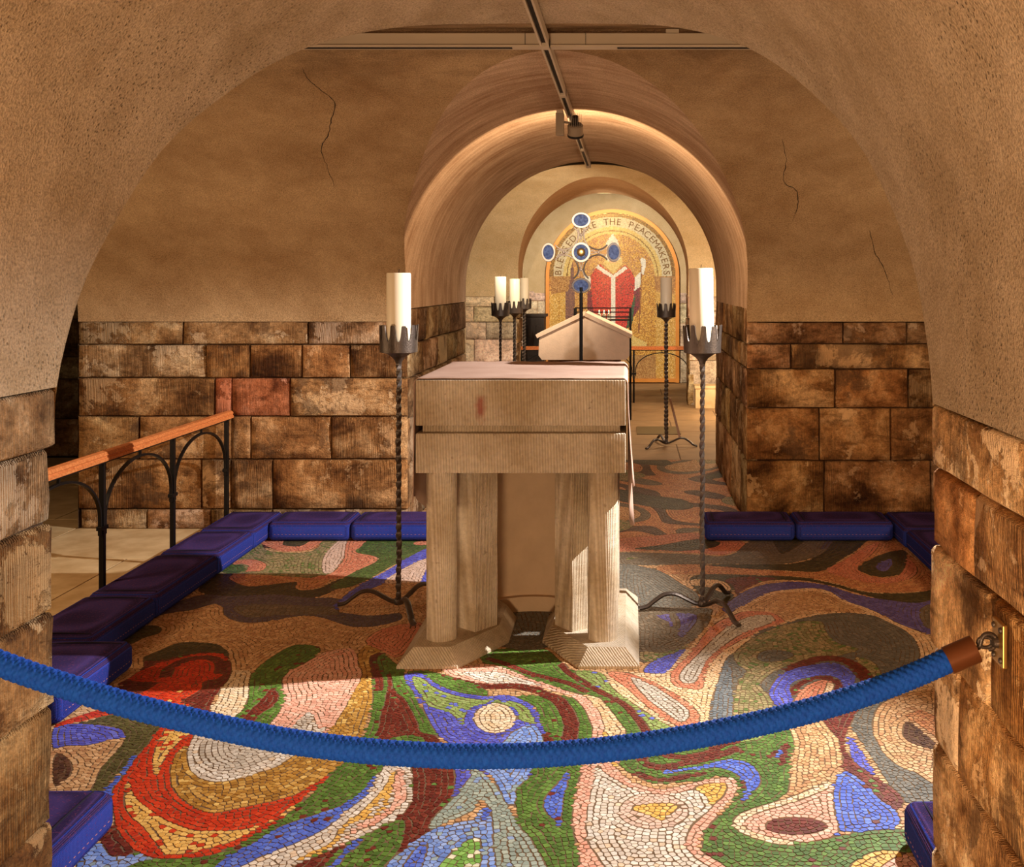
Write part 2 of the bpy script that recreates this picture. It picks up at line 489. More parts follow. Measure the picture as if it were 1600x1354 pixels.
def passage(mb, zc, zl, zr, d_a, d_b, n=26, m=56):
    """barrel vault of a passage; d_a(z), d_b(z) give its two ends"""
    prof = [(XL, zl+(zc-zl)*i/4) for i in range(4)]
    prof += [(XC-R*math.cos(PI*i/m), zc+R*math.sin(PI*i/m)) for i in range(m+1)]
    prof += [(XR, zc+(zr-zc)*(i+1)/4) for i in range(4)]
    vs = []; fs = []
    for x, z in prof:
        a, b = d_a(z), d_b(z)
        for k in range(n+1):
            vs.append((x, a+(b-a)*k/n, z))
    for i in range(len(prof)-1):
        for k in range(n):
            q = i*(n+1)+k
            fs.append((q, q+n+1, q+n+2, q+1))
    mb.add(vs, fs)
def weld(o, ang=35):
    bm = bmesh.new(); bm.from_mesh(o.data)
    bmesh.ops.remove_doubles(bm, verts=bm.verts[:], dist=0.0005)
    bm.to_mesh(o.data); bm.free()
    o.data.polygons.foreach_set('use_smooth', [True]*len(o.data.polygons))
    o.data.set_sharp_from_angle(angle=math.radians(ang))
    return o

ZT_NL, ZT_NR, ZT_B, ZT_T = .835*H, .81*H, .832*H, .891*H
mb = MB(); passage(mb, ZC, ZT_NL, ZT_NR, lambda z: -2.6, lambda z: MID-off_near(z))
near_vault = weld(mb.build('ceiling_near', M['plaster_near']))
tag(near_vault, 'rough cream plaster vault framing the view at the front', 'vault', kind='structure')
mb = MB()
bay_side(mb, MID, -1, off_near, ZC, .78*H, 1.69*H, -5.2, 3.2)
bay_side(mb, MID, 1, off_back, ZC, .8385*H, 1.69*H, -3.126, 3.2)
# crown of the vault over the side aisle
vs = []; zz = [1.40*H+(1.69-1.40)*H*i/10 for i in range(11)]
for z in zz: vs += [(-5.2, MID+off_back(z), z), (-3.126, MID+off_back(z), z)]
mb.add(vs, [(2*i, 2*i+2, 2*i+3, 2*i+1) for i in range(10)])
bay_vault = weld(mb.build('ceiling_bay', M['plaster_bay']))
tag(bay_vault, 'brown plaster groin vault and upper wall behind the altar', 'vault', kind='structure')
mb = MB(); passage(mb, ZC, ZT_T, ZT_T, lambda z: MID+off_back(z), lambda z: D3)
tun_vault = weld(mb.build('ceiling_tunnel', M['plaster_tunnel']))
tag(tun_vault, 'streaked plaster barrel vault of the passage beyond the altar', 'vault', kind='structure')
ZC2 = 1.057*H
mb = MB()
bay_side(mb, MIDF, -1, off_farnear, ZC, 0.0, 1.79*H, -4.0, 3.2)
bay_side(mb, MIDF, 1, off_far, ZC2, .88*H, 1.79*H, -4.0, 3.2)
far_vault = weld(mb.build('ceiling_far_bay', M['plaster_far']))
tag(far_vault, 'pale plaster vault of the far bay with the candles', 'vault', kind='structure')
mb = MB(); passage(mb, ZC2, .90*H, .90*H, lambda z: MIDF+off_far(z), lambda z: D4+0.42)
far_arch = weld(mb.build('ceiling_far_arch', M['plaster_arch']))
tag(far_arch, 'plaster arch in front of the bishop mosaic', 'vault', kind='structure')

# ---- stone blocks
def block(parent, O, U, V, N, w, h, tint=(1,1,1), seed=0, mat='stone', proud=0.0, joint=0.006, rough=1.0, deep=0.06):
    """one ashlar stone: O lower-left corner on the face plane, U and V along it, N out of it"""
    O, U, V, N = Vector(O), Vector(U), Vector(V), Vector(N)
    nu = max(4, min(9, int(w/0.07))); nv = max(3, min(6, int(h/0.06)))
    flip = U.cross(V).dot(N) < 0
    C = O+U*(w/2)+V*(h/2)
    us = [0.0, 0.0]+[0.5*(1-math.cos(PI*i/nu))*0.35+0.65*i/nu for i in range(nu+1)]+[1.0, 1.0]
    vsn = [0.0, 0.0]+[0.5*(1-math.cos(PI*i/nv))*0.35+0.65*i/nv for i in range(nv+1)]+[1.0, 1.0]
    NU, NV = len(us), len(vsn)
    verts = []; faces = []
    so = Vector((seed*3.7, seed*1.9, seed*5.3))
    for j, b in enumerate(vsn):
        for i, a in enumerate(us):
            ring = min(i, j, NU-1-i, NV-1-j)
            jw = joint/2+(0.006*rough if ring == 2 else 0.0)
            x = jw+(w-2*jw)*a; y = jw+(h-2*jw)*b
            p = so+Vector((x*4, y*4, 0))
            if ring <= 1:
                wob = 0.003*rough
                x += noise.noise(p*2.2)*wob; y += noise.noise(p*2.2+Vector((7,7,7)))*wob
            dz = proud+noise.noise(p)*0.009*rough+noise.noise(p*3)*0.004*rough
            if ring == 0: dz = -deep
            elif ring == 1: dz -= 0.010*rough
            elif ring == 2: dz -= 0.001
            q = O+U*x+V*y+N*dz
            verts.append(q-C)
    for j in range(NV-1):
        for i in range(NU-1):
            a = j*NU+i
            f = (a, a+1, a+NU+1, a+NU)
            faces.append(f[::-1] if flip else f)
    o = mesh_obj('stone_block', verts, faces, M[mat], parent, True, C)
    o.color = (tint[0], tint[1], tint[2], 1)
    return o
def tint(base=1.0):
    k = base*random.uniform(0.72, 1.18)
    return (k*random.uniform(0.94, 1.08), k*random.uniform(0.92, 1.04), k*random.uniform(0.85, 1.05))
def quad_wall(name, quads, mat, label, cat='wall'):
    mb = MB()
    for q in quads: mb.add(q, [(0,1,2,3)])
    return tag(mb.build(name, mat), label, cat, kind='structure')

def rect_y(x0, x1, z0, z1, y):      # facing the viewer
    return [(x0,y,z0),(x1,y,z0),(x1,y,z1),(x0,y,z1)]
def rect_x(x, y0, y1, z0, z1):
    return [(x,y0,z0),(x,y1,z0),(x,y1,z1),(x,y0,z1)]

# back wall of the bay
wall_back = quad_wall('wall_back', [rect_y(-3.126, XL, 0, ZT_B-.004, D2+.025), rect_y(XR, 3.2, 0, ZT_B-.004, D2+.025)],
                      M['mortar'], 'coursed brown sandstone wall behind the altar')
sx = D2/F
def back_row(v0, v1, us, tints=None):
    z1, z0 = H-(v0-CY)*sx, H-(v1-CY)*sx
    if v1 > 820: z0 = 0.0
    for i in range(len(us)-1):
        x0, x1 = (us[i]-CX)*sx, (us[i+1]-CX)*sx
        tt = tuple(1.42*c_ for c_ in tints[i]) if tints and tints[i] else tint(0.95)
        block(wall_back, (x0, D2, z0), (1,0,0), (0,0,1), (0,-1,0), x1-x0, z1-z0, tt, random.random()*50, proud=random.uniform(.004,.014))
red = (0.62, 0.30, 0.24)
back_row(502, 538, [122, 286, 482, 637.5], [(.60,.58,.52), (.66,.64,.6), None])
back_row(538, 590, [122, 323, 390.5, 473, 547, 637.5], [(.72,.70,.66), (.62,.5,.36), (.52,.40,.28), (.6,.46,.34), (.5,.4,.3)])
back_row(590, 650, [122, 336, 362, 454, 637.5], [(.6,.5,.38), red, (.72,.42,.38), (.68,.6,.5)])
back_row(650, 717, [122, 218, 362, 392, 518, 637.5], [(.62,.55,.42), (.66,.55,.42), (.6,.5,.4), (.66,.54,.42), (.6,.48,.36)])
back_row(717, 795, [122, 315, 362, 426.5, 637.5], [(.62,.5,.36), (.62,.52,.42), (.6,.5,.4), (.62,.48,.34)])
back_row(795, 826, [126, 230, 330, 426, 540, 637.5])
back_row(503, 537, [1166.5, 1317, 1416, 1520, 1660, 1860])
back_row(537, 576, [1166.5, 1236, 1500, 1640, 1860], [(.66,.52,.46), (.6,.5,.38), None, None])
back_row(576, 637, [1166.5, 1304, 1419, 1530, 1700, 1860], [(.62,.5,.36), (.64,.48,.34), (.4,.34,.26), None, None])
back_row(637, 719, [1166.5, 1280, 1391, 1500, 1680, 1860], [(.6,.46,.32), (.66,.54,.4), (.58,.46,.34), None, None])
back_row(719, 826, [1166.5, 1287, 1454, 1600, 1740, 1860], [(.64,.52,.36), (.6,.48,.38), None, None, None])
# corner return into the left aisle
mb = MB(); mb.add([(-3.126, D2, 0), (-3.126, 8.6, 0), (-3.126, 8.6, 2.5), (-3.126, D2, 2.5)], [(0,1,2,3)])
mb.add([(-5.2, 8.6, 0), (-3.126, 8.6, 0), (-3.126, 8.6, 2.5), (-5.2, 8.6, 2.5)], [(0,1,2,3)])
mb.add([(-5.2, 1.5, 0), (-5.2, 8.6, 0), (-5.2, 8.6, 2.5), (-5.2, 1.5, 2.5)], [(0,1,2,3)])
mb.add([(-5.2, 6.0, 2.4), (-3.126, 6.0, 2.4), (-3.126, 8.6, 2.4), (-5.2, 8.6, 2.4)], [(0,1,2,3)])
aisle = tag(mb.build('wall_left', M['mortar']), 'dark stone wall of the passage left of the handrail', 'wall', kind='structure')
for r_, (z0, z1) in enumerate([(0,.3),(.3,.62),(.62,.80),(.80,1.1),(1.1,1.45),(1.45,1.9)]):
    x = -5.15+(.25 if r_ % 2 else 0)
    while x < -3.2:
        w_ = random.uniform(.35, .6); w_ = min(w_, -3.13-x)
        block(aisle, (x, 8.57, z0), (1,0,0), (0,0,1), (0,-1,0), w_, z1-z0, tint(.6), random.random()*50)
        x += w_
# side walls of the passages
def side_wall(name, x, n, ya, yb, courses, joints, label, base=0.75, tints=None):
    w = quad_wall(name, [rect_x(x-n*.025, ya, yb, 0, courses[0]-.004)], M['mortar'], label)
    k = 0
    for i in range(len(courses)-1):
        z1, z0 = courses[i], courses[i+1]
        js = [ya]+[j for j in joints[i] if ya < j < yb]+[yb]
        for a, b in zip(js[:-1], js[1:]):
            tt = (tints or {}).get((i, len(js)-1-js.index(b))) or tint(base)
            block(w, (x, a, z0), (0,1,0), (0,0,1), (n,0,0), b-a, z1-z0, tt, random.random()*50, proud=random.uniform(-.003,.006), rough=1.2)
            k += 1
    return w
c = [.835*H, .741*H, .6245*H, .4855*H, .34*H, .159*H, 0]
side_wall('wall_near_left', XL, 1, -0.6, D1, c, [[.4,1.3],[.1,.9,1.75],[.5,1.5],[.1,1.0,1.85],[.4,1.4],[0,.8,1.7]],
          'tooled sandstone pier of the front arch beside the handrail', .95,
          {(0,0):(0.74,0.74,0.74), (1,0):(0.78,0.78,0.79), (2,0):(0.64,0.54,0.38), (3,0):(0.78,0.72,0.59), (4,0):(0.58,0.48,0.32), (5,0):(0.55,0.45,0.31)})
c = [.81*H, .711*H, .591*H, .435*H, .284*H, .12*H, 0]
side_wall('wall_near_right', XR, -1, -0.6, D1, c, [[.3,1.2],[.2,1.1,2.052],[.4,1.3,1.972],[.3,1.25,2.17],[.2,1.2],[.5,1.5]],
          'weathered sandstone pier of the front arch with the rope plate', 1.5,
          {(0,0):(1.85,1.92,1.90), (1,0):(1.52,1.21,0.94), (1,1):(1.85,1.79,1.71), (2,0):(1.94,1.95,1.88), (2,1):(1.44,1.17,0.76), (3,0):(1.67,1.72,1.75), (3,1):(1.76,1.56,1.20), (4,0):(1.94,1.95,1.88)})
c = [.891*H, .744*H, .607*H, .44*H, .25*H, 0]
side_wall('wall_tunnel_left', XL, 1, D2, D3, c, [[6.35,6.62,7.05,7.5],[6.5,7.0,7.35,7.8],[6.4,6.9,7.6],[6.3,6.8,7.4],[6.5,7.2,7.7]],
          'brown sandstone side of the passage left of the altar', .85)
c = [.90*H, .744*H, .646*H, .484*H, .274*H, 0]
side_wall('wall_tunnel_right', XR, -1, D2, D3, c, [[6.22,6.9,7.5],[6.45,7.3],[6.3,6.8,7.55],[6.5,7.1,7.7],[6.35,7.0,7.6]],
          'brown sandstone side of the passage right of the altar', .95)
# wall faces of the front arch towards the bay
quad_wall('wall_front', [rect_y(-5.2, XL-.03, 0, .79*H, D1)[::-1], rect_y(XR+.03, 3.2, 0, .79*H, D1)[::-1],
                         rect_x(3.2, 1.5, 6.2, 0, 2.5)], M['stone_plain'], 'stone wall on the viewer side of the altar bay')
# far wall left and right of the mosaic arch
wall_far = quad_wall('wall_far', [rect_y(-4.0, XL, 0, .898*H, D4+.025), rect_y(XR, 3.2, 0, .898*H, D4+.025),
                     rect_x(-4.0, D3, D4, 0, 2.6), rect_x(3.2, D3, D4, 0, 2.6)], M['mortar'], 'pale sandstone wall behind the group of three candles')
def row_at(parent, D, v0, v1, us, base, z0=None):
    s_ = D/F
    za = H-(v1-CY)*s_ if z0 is None else z0
    zb = H-(v0-CY)*s_
    for i in range(len(us)-1):
        x0, x1 = (us[i]-CX)*s_, (us[i+1]-CX)*s_
        block(parent, (x0, D, za), (1,0,0), (0,0,1), (0,-1,0), x1-x0, zb-za, tint(base), random.random()*50, rough=1.0, mat='stone_pale')
row_at(wall_far, D4, 460, 479, [640, 700, 772, 807.8], 1.35)
row_at(wall_far, D4, 479, 503, [655, 740, 807.8], 1.35)
row_at(wall_far, D4, 503, 530, [640, 690, 759, 807.8], 1.4)
row_at(wall_far, D4, 530, 570, [650, 741, 807.8], 1.4)
row_at(wall_far, D4, 570, 636, [640, 720, 807.8], 1.3, 0.0)
row_at(wall_far, D4, 460, 486, [1077, 1140, 1200], 1.2)
row_at(wall_far, D4, 486, 505, [1077, 1112, 1180], 1.3)
row_at(wall_far, D4, 505, 563, [1077, 1104, 1170], 1.3)
row_at(wall_far, D4, 563, 636, [1077, 1130, 1190], 1.3, 0.0)
for nm, x, n, lb in (('wall_far_arch_left', XL, 1, 'sandstone jamb left of the mosaic arch'), ('wall_far_arch_right', XR, -1, 'sandstone jamb right of the mosaic arch')):
    side_wall(nm, x, n, D4, D4+.42, [.90*H, .70*H, .5*H, .25*H, 0], [[], [12.3], [], [12.35]], lb, 1.1)
wall_end = quad_wall('wall_end', [rect_y(-3.5, 3.0, .89*H, 2.7*H, D5), rect_y(-3.5, 3.0, 0, .9*H, D5+.025), rect_x(-3.5, 12.5, D5, 0, 2.7*H), rect_x(3.0, 12.5, D5, 0, 2.7*H)],
                     M['plaster_far'], 'pale plaster end wall that carries the bishop mosaic')
quad_wall('ceiling_end', [[(-3.5, 12.2, 2.7*H), (3.0, 12.2, 2.7*H), (3.0, D5, 2.7*H), (-3.5, D5, 2.7*H)],
                          [(-3.5, 12.53, 1.74*H), (3, 12.53, 1.74*H), (3, 12.53, 2.7*H), (-3.5, 12.53, 2.7*H)]], M['plaster_far'], 'plaster ceiling above the bishop mosaic', 'ceiling')
for v0, v1, us in ((454, 470, [790, 826, 853]), (470, 492, [790, 840, 853]), (492, 530, [790, 822, 853]), (530, 560, [790, 835, 853]), (560, 598, [790, 820, 853]),
                   (454, 474, [1061, 1078, 1110]), (474, 505, [1061, 1090, 1120]), (505, 545, [1061, 1079, 1110]), (545, 598, [1061, 1085, 1120])):
    row_at(wall_end, D5, v0, v1, us, 1.3, 0.0 if v1 == 598 else None)

# ================================================================ FLOOR MOSAIC
TS = 0.0118*H          # tessera size
PAL = {
 'tan':      [((206,160,112),5),((222,180,134),3),((190,140,96),2)],
 'tanor':    [((206,140,92),5),((216,158,108),3),((188,120,80),2)],
 'cream':    [((232,206,170),5),((240,220,190),3),((222,190,150),2)],
 'peach':    [((236,200,156),5),((228,184,138),3),((240,210,172),2)],
 'white':    [((224,212,196),5),((212,198,182),4),((232,224,212),3),((226,200,170),1)],
 'grey':     [((204,192,176),5),((190,178,162),4),((214,204,190),2)],
 'pink':     [((236,178,154),6),((228,164,140),3),((240,194,172),2)],
 'salmon':   [((214,132,100),5),((222,146,114),4),((204,120,92),2)],
 'palepink': [((226,196,178),5),((216,184,164),4)],
 'red':      [((206,58,28),9),((192,50,26),6),((218,74,36),3),((226,178,92),1)],
 'redpure':  [((206,58,28),9),((192,50,26),6),((214,70,36),3)],
 'maroon':   [((112,42,30),7),((100,34,26),5),((126,52,38),3),((96,132,62),.25)],
 'brown':    [((92,58,40),5),((78,48,34),4),((104,70,48),2)],
 'green':    [((88,122,48),6),((76,108,42),5),((104,140,60),3),((112,40,28),.35)],
 'dkgreen':  [((82,104,50),6),((72,92,44),5),((94,118,58),3)],
 'ltgreen':  [((146,166,92),6),((130,152,80),5),((158,176,108),3),((104,116,206),.9)],
 'lime':     [((116,168,76),5),((136,184,92),4),((226,224,196),2.5)],
 'olive':    [((92,86,48),6),((80,76,42),5),((104,98,58),3)],
 'dkolive':  [((78,70,44),6),((66,60,38),5),((90,80,52),2)],
 'moss':     [((150,138,96),6),((128,124,78),4),((172,150,108),4),((96,122,58),1.5)],
 'taupe':    [((118,104,86),6),((106,94,78),5),((130,114,94),2)],
 'dkgrey':   [((112,108,98),6),((100,98,90),5),((124,118,106),3)],
 'bluegrey': [((116,124,128),6),((104,112,118),5),((130,136,138),2)],
 'greygreen':[((158,170,158),6),((146,160,150),5),((172,182,168),3),((140,164,206),.8)],
 'blue':     [((84,112,214),6),((76,100,200),5),((104,132,224),3),((112,40,30),.2)],
 'peri':     [((92,96,204),6),((82,84,186),5),((108,114,214),3)],
 'ltblue':   [((132,162,226),6),((150,176,230),4),((110,142,214),3),((150,170,176),1)],
 'purple':   [((104,92,160),6),((92,80,144),5),((116,106,166),3)],
 'purplegrey':[((98,84,96),6),((88,76,88),5),((106,96,96),3)],
 'yellow':   [((232,182,92),7),((222,170,80),4),((240,196,112),3)],
 'yellowred':[((236,190,106),7),((228,178,92),4),((204,62,30),2)],
 'gold':     [((190,140,62),6),((206,160,84),4),((166,118,48),4),((226,186,106),2)],
}
PN = list(PAL); PI_ = {n: i for i, n in enumerate(PN)}
TILE = {'A':(80,1090),'B':(420,1090),'C':(760,1090),'D':(1100,1090),'E':(80,830),'F':(420,830),'G':(760,830),'H':(1100,830)}
SHAPES = []     # (colour, floor polygon)
def P(col, tile, *pts):
    ou, ov = TILE[tile]
    fp = [FL(ou+x/4.5714, max(ov+y/4.5714, 700)) for x, y in pts]
    SHAPES.append((col, catmull(fp, 6)))
def K(col, tile, nt, *pts):
    """a line of tesserae nt stones wide"""
    ou, ov = TILE[tile]
    fp = catmull([FL(ou+x/4.5714, ov+y/4.5714) for x, y in pts], 8, False)
    tg = np.gradient(fp, axis=0); tg /= np.linalg.norm(tg, axis=1)[:, None]+1e-9
    nm = np.stack([-tg[:, 1], tg[:, 0]], 1)*nt*TS/2
    SHAPES.append((col, np.concatenate([fp+nm, (fp-nm)[::-1]])))
def EL(col, tile, cx, cy, rx, ry):
    P(col, tile, *[(cx+rx*math.cos(2*PI*i/14), cy+ry*math.sin(2*PI*i/14)) for i in range(14)])

# --- back right
P('salmon','G',(900,60),(1200,30),(1500,10),(1760,50),(1850,100),(1700,165),(1500,155),(1200,135),(900,140))
P('dkolive','G',(1060,120),(1250,95),(1450,60),(1560,55),(1665,80),(1600,118),(1400,138),(1200,132))
P('taupe','G',(800,150),(1500,165),(1600,190),(1200,235),(800,240))
P('moss','G',(1000,190),(1200,190),(1300,220),(1100,235))
P('taupe','H',(-500,190),(0,180),(200,160),(340,60),(520,40),(960,40),(850,150),(700,210),(500,235),(0,232),(-500,240))
P('dkolive','H',(510,60),(720,50),(640,120),(560,160),(520,120))
P('purplegrey','H',(880,60),(980,60),(920,110),(830,130))
P('dkolive','H',(-340,262),(0,235),(500,235),(700,215),(850,150),(960,45),(1190,45),(1100,130),(1000,190),(900,250),(820,285),(600,280),(300,265),(0,245),(-330,275))
P('tanor','H',(-340,270),(0,245),(300,265),(600,285),(820,285),(920,240),(1050,170),(1190,50),(1360,50),(1420,130),(1620,290),(1720,400),(1500,430),(1250,435),(1100,415),(1000,385),(850,350),(700,325),(400,310),(0,305),(-330,300))
P('salmon','H',(880,280),(1000,200),(1150,110),(1250,80),(1200,160),(1100,250),(1150,310),(1280,335),(1400,300),(1440,190),(1520,260),(1480,330),(1300,370),(1100,350))
P('dkolive','H',(1100,260),(1200,190),(1350,140),(1445,150),(1410,290),(1280,325),(1150,300))
P('purple','H',(1220,250),(1320,195),(1345,230),(1290,285))
P('dkolive','H',(-60,312),(400,312),(700,328),(850,355),(1000,390),(1100,420),(1250,440),(1500,435),(1750,405),(1750,490),(1500,510),(1300,490),(1100,440),(900,385),(700,350),(400,355),(200,420),(240,500),(150,540),(60,500),(-60,420))
P('maroon','H',(150,345),(300,322),(520,335),(400,362),(280,420),(240,450),(200,390))
P('purple','H',(130,545),(230,460),(350,400),(550,360),(750,365),(900,390),(1050,440),(1250,480),(1500,510),(1680,500),(1680,770),(1600,730),(1400,660),(1200,560),(1000,490),(900,430),(780,405),(600,415),(450,440),(300,520),(190,585))
P('taupe','H',(1540,560),(1660,520),(1680,680),(1580,680))
P('peach','H',(-90,345),(80,345),(160,370),(190,415),(130,435),(50,402),(-20,390),(-90,380))
P('dkgrey','G',(900,250),(1200,270),(1400,380),(1510,450),(1490,530),(1300,560),(1080,580),(900,560))
P('tanor','G',(1210,258),(1350,235),(1620,245),(1650,300),(1300,292))
P('taupe','G',(1080,560),(1560,545),(1600,600),(1560,690),(1450,800),(1300,880),(1090,930),(1070,700))
P('purple','G',(1220,600),(1500,595),(1410,745),(1340,725),(1300,650))
K('taupe','G',2,(1330,590),(1350,660),(1340,740))
P('moss','G',(1090,860),(1300,860),(1450,800),(1400,850),(1150,930))
P('peri','G',(1120,985),(1200,920),(1420,840),(1360,920),(1290,1012),(1150,1018))
# --- grey ellipse and the arch of peach stones round it
P('peach','H',(-740,1020),(-450,1010),(-280,1010),(-200,930),(-80,800),(50,690),(190,580),(300,520),(450,440),(600,415),(780,405),(900,430),(1000,490),(1200,560),(1350,640),(1600,740),(1760,800),(1760,1700),(1500,1500),(1300,1240),(1400,1100),(1520,960),(1530,830),(1450,720),(1300,640),(1200,600),(1000,580),(850,590),(700,620),(560,660),(400,710),(300,800),(220,860),(150,920),(100,1060),(50,1207),(40,1380),(-200,1425),(-350,1360),(-520,1230))
P('tan','H',(300,540),(450,460),(600,432),(780,425),(900,450),(1000,510),(1150,575),(900,575),(700,600),(560,640),(500,600),(400,570))
P('salmon','H',(200,600),(300,570),(480,580),(570,640),(540,660),(400,710),(220,800),(110,870),(20,980),(-20,1120),(-110,1120),(-190,1110),(-245,1060),(-220,980),(-100,860),(0,730),(90,650))
P('grey','H',(240,640),(350,600),(470,600),(500,640),(400,680),(250,740),(120,830),(20,920),(-40,1040),(-90,1085),(-165,1070),(-165,1000),(-60,890),(50,780),(140,700))
P('salmon','G',(860,1012),(1000,1012),(1200,1080),(1420,1210),(1510,1300),(1500,1385),(1420,1410),(1280,1345),(1120,1230),(1000,1120))
P('grey','G',(1030,1045),(1180,1095),(1330,1190),(1430,1270),(1440,1330),(1380,1358),(1250,1275),(1130,1180))
P('dkgrey','H',(150,920),(220,860),(300,800),(400,710),(560,660),(700,620),(850,590),(1000,580),(1200,600),(1300,640),(1450,720),(1530,830),(1520,960),(1400,1100),(1300,1220),(1210,1350),(1210,1450),(1280,1580),(1400,1680),(1620,1770),(1680,1940),(1420,1930),(1300,1780),(1180,1600),(1050,1400),(1000,1300),(600,1375),(200,1410),(50,1400),(50,1207),(100,1060))
P('bluegrey','H',(150,930),(190,960),(200,1100),(200,1390),(60,1400),(60,1207),(100,1060))
P('moss','H',(220,860),(400,730),(600,660),(820,640),(870,720),(960,800),(1100,840),(900,900),(700,930),(520,990),(400,1090),(480,1200),(470,1330),(250,1390),(200,1330),(230,1100),(300,1000),(230,940))
P('dkgrey','H',(370,900),(430,850),(560,850),(640,880),(560,920),(430,930))
P('moss','H',(1080,900),(1200,930),(1260,1020),(1230,1120),(1190,1060))
K('maroon','H',3.2,(600,995),(740,932),(870,905),(1000,920),(1100,975),(1160,1060),(1150,1150),(1080,1235))
P('peri','H',(460,1170),(490,1080),(580,1000),(750,955),(900,935),(1020,970),(1080,1040),(1060,1110),(1010,1160),(990,1080),(900,1030),(800,1040),(680,1060),(610,1120),(640,1207),(630,1290),(540,1270))
P('maroon','H',(610,1130),(660,1080),(760,1040),(870,1030),(970,1070),(1000,1140),(960,1230),(860,1230),(910,1100),(880,1060),(800,1060),(700,1110),(640,1180))
P('salmon','H',(640,1200),(700,1120),(800,1065),(895,1070),(910,1100),(870,1200),(850,1340),(640,1340),(640,1260))
K('peach','H',1.6,(905,1085),(880,1150),(850,1215))
# --- front right
P('tan','D',(1280,30),(1600,-60),(1700,0),(1700,580),(1500,530),(1350,450),(1250,350),(1200,200))
P('tanor','D',(1440,130),(1560,90),(1700,180),(1700,300),(1600,240),(1500,170))
P('brown','D',(1430,190),(1490,185),(1600,280),(1680,370),(1500,330),(1420,270))
P('green','D',(600,190),(640,300),(620,450),(600,650),(540,720),(470,760),(320,810),(230,870),(280,950),(350,980),(500,1020),(700,1030),(900,1000),(1100,960),(1390,930),(1500,1060),(1450,1110),(1190,1100),(1040,1240),(100,1240),(0,1140),(0,940),(120,820),(240,690),(230,600),(120,560),(0,560),(0,500),(-200,540),(-450,560),(-600,480),(-590,380),(-300,330),(0,300),(300,230))
P('ltgreen','D',(-330,370),(-160,330),(0,310),(300,235),(420,250),(380,300),(320,310),(200,330),(0,390),(-180,415))
P('tan','D',(610,190),(850,120),(890,230),(960,310),(990,420),(985,500),(920,600),(700,700),(500,770),(540,720),(600,650),(620,450),(640,300))
P('pink','D',(910,610),(920,700),(930,820),(960,940),(900,1000),(700,1030),(500,1020),(340,970),(240,880),(300,820),(500,765),(700,700))
K('cream','D',1.7,(915,600),(700,700),(500,765),(330,822),(243,875),(262,930),(350,980),(500,1020),(650,1032))
EL('maroon','D',650,915,215,62)
P('maroon','D',(850,120),(1080,70),(1050,180),(1010,290),(1030,400),(1100,480),(1250,580),(1420,720),(1350,800),(1250,720),(1150,610),(1000,510),(980,390),(950,290),(880,210))
P('peri','D',(1030,270),(1080,310),(1150,420),(1225,555),(1100,480),(1040,410))
P('blue','D',(990,520),(1150,610),(1250,720),(1365,805),(1390,920),(1200,950),(1000,960),(935,995),(955,930),(930,800),(920,650))
P('yellow','D',(1040,1240),(1190,1105),(1450,1110),(1560,1240))
P('pink','D',(1250,1240),(1350,1150),(1470,1120),(1570,1240))
# --- centre right: green with maroon lines
P('green','C',(200,-10),(400,-20),(640,0),(700,80),(750,200),(740,320),(690,450),(640,640),(610,850),(640,1050),(720,1150),(830,1240),(420,1240),(330,1020),(240,930),(200,750),(215,650),(300,560),(330,460),(400,330),(390,200),(340,60))
P('green','C',(960,420),(1100,380),(1240,380),(1620,335),(1620,565),(1400,600),(1200,612),(1080,570),(1000,500))
P('pink','C',(700,460),(800,440),(900,480),(1000,570),(1130,630),(1250,650),(1400,620),(1600,580),(1750,570),(1790,620),(1770,700),(1640,850),(1560,950),(1520,1030),(1540,1100),(1680,1240),(760,1240),(660,1060),(610,900),(620,760),(660,600))
P('white','C',(790,470),(840,530),(950,600),(1130,680),(1300,690),(1500,650),(1600,650),(1640,700),(1600,790),(1500,880),(1430,970),(1420,1060),(1500,1150),(1600,1240),(950,1240),(780,1120),(715,980),(710,850),(740,680),(770,560))
EL('palepink','C',1190,810,250,125)
P('yellow','C',(1040,800),(1100,760),(1360,760),(1350,800),(1250,870),(1150,835))
P('yellow','C',(1480,645),(1600,612),(1705,618),(1695,680),(1610,765),(1560,700))
P('blue','C',(600,500),(540,570),(430,690),(400,760),(440,840),(490,880),(505,915),(528,905),(540,740),(570,620))
K('maroon','C',2.2,(1220,382),(1330,420),(1450,420),(1600,390),(1654,350),(1754,310),(1850,272))
K('maroon','C',2.2,(1095,385),(1120,450),(1200,490),(1300,490),(1450,460),(1600,430),(1700,395),(1790,350))
K('maroon','C',1.5,(1080,540),(1200,580),(1350,575),(1560,535))
P('blue','D',(-320,532),(-200,505),(0,472),(100,450),(200,440),(320,470),(390,540),(400,600),(360,660),(300,720),(250,760),(290,670),(280,600),(200,530),(60,500),(-200,533))
P('maroon','D',(605,315),(540,360),(475,405),(530,440),(585,478),(600,400))
P('blue','D',(550,375),(505,405),(545,425))
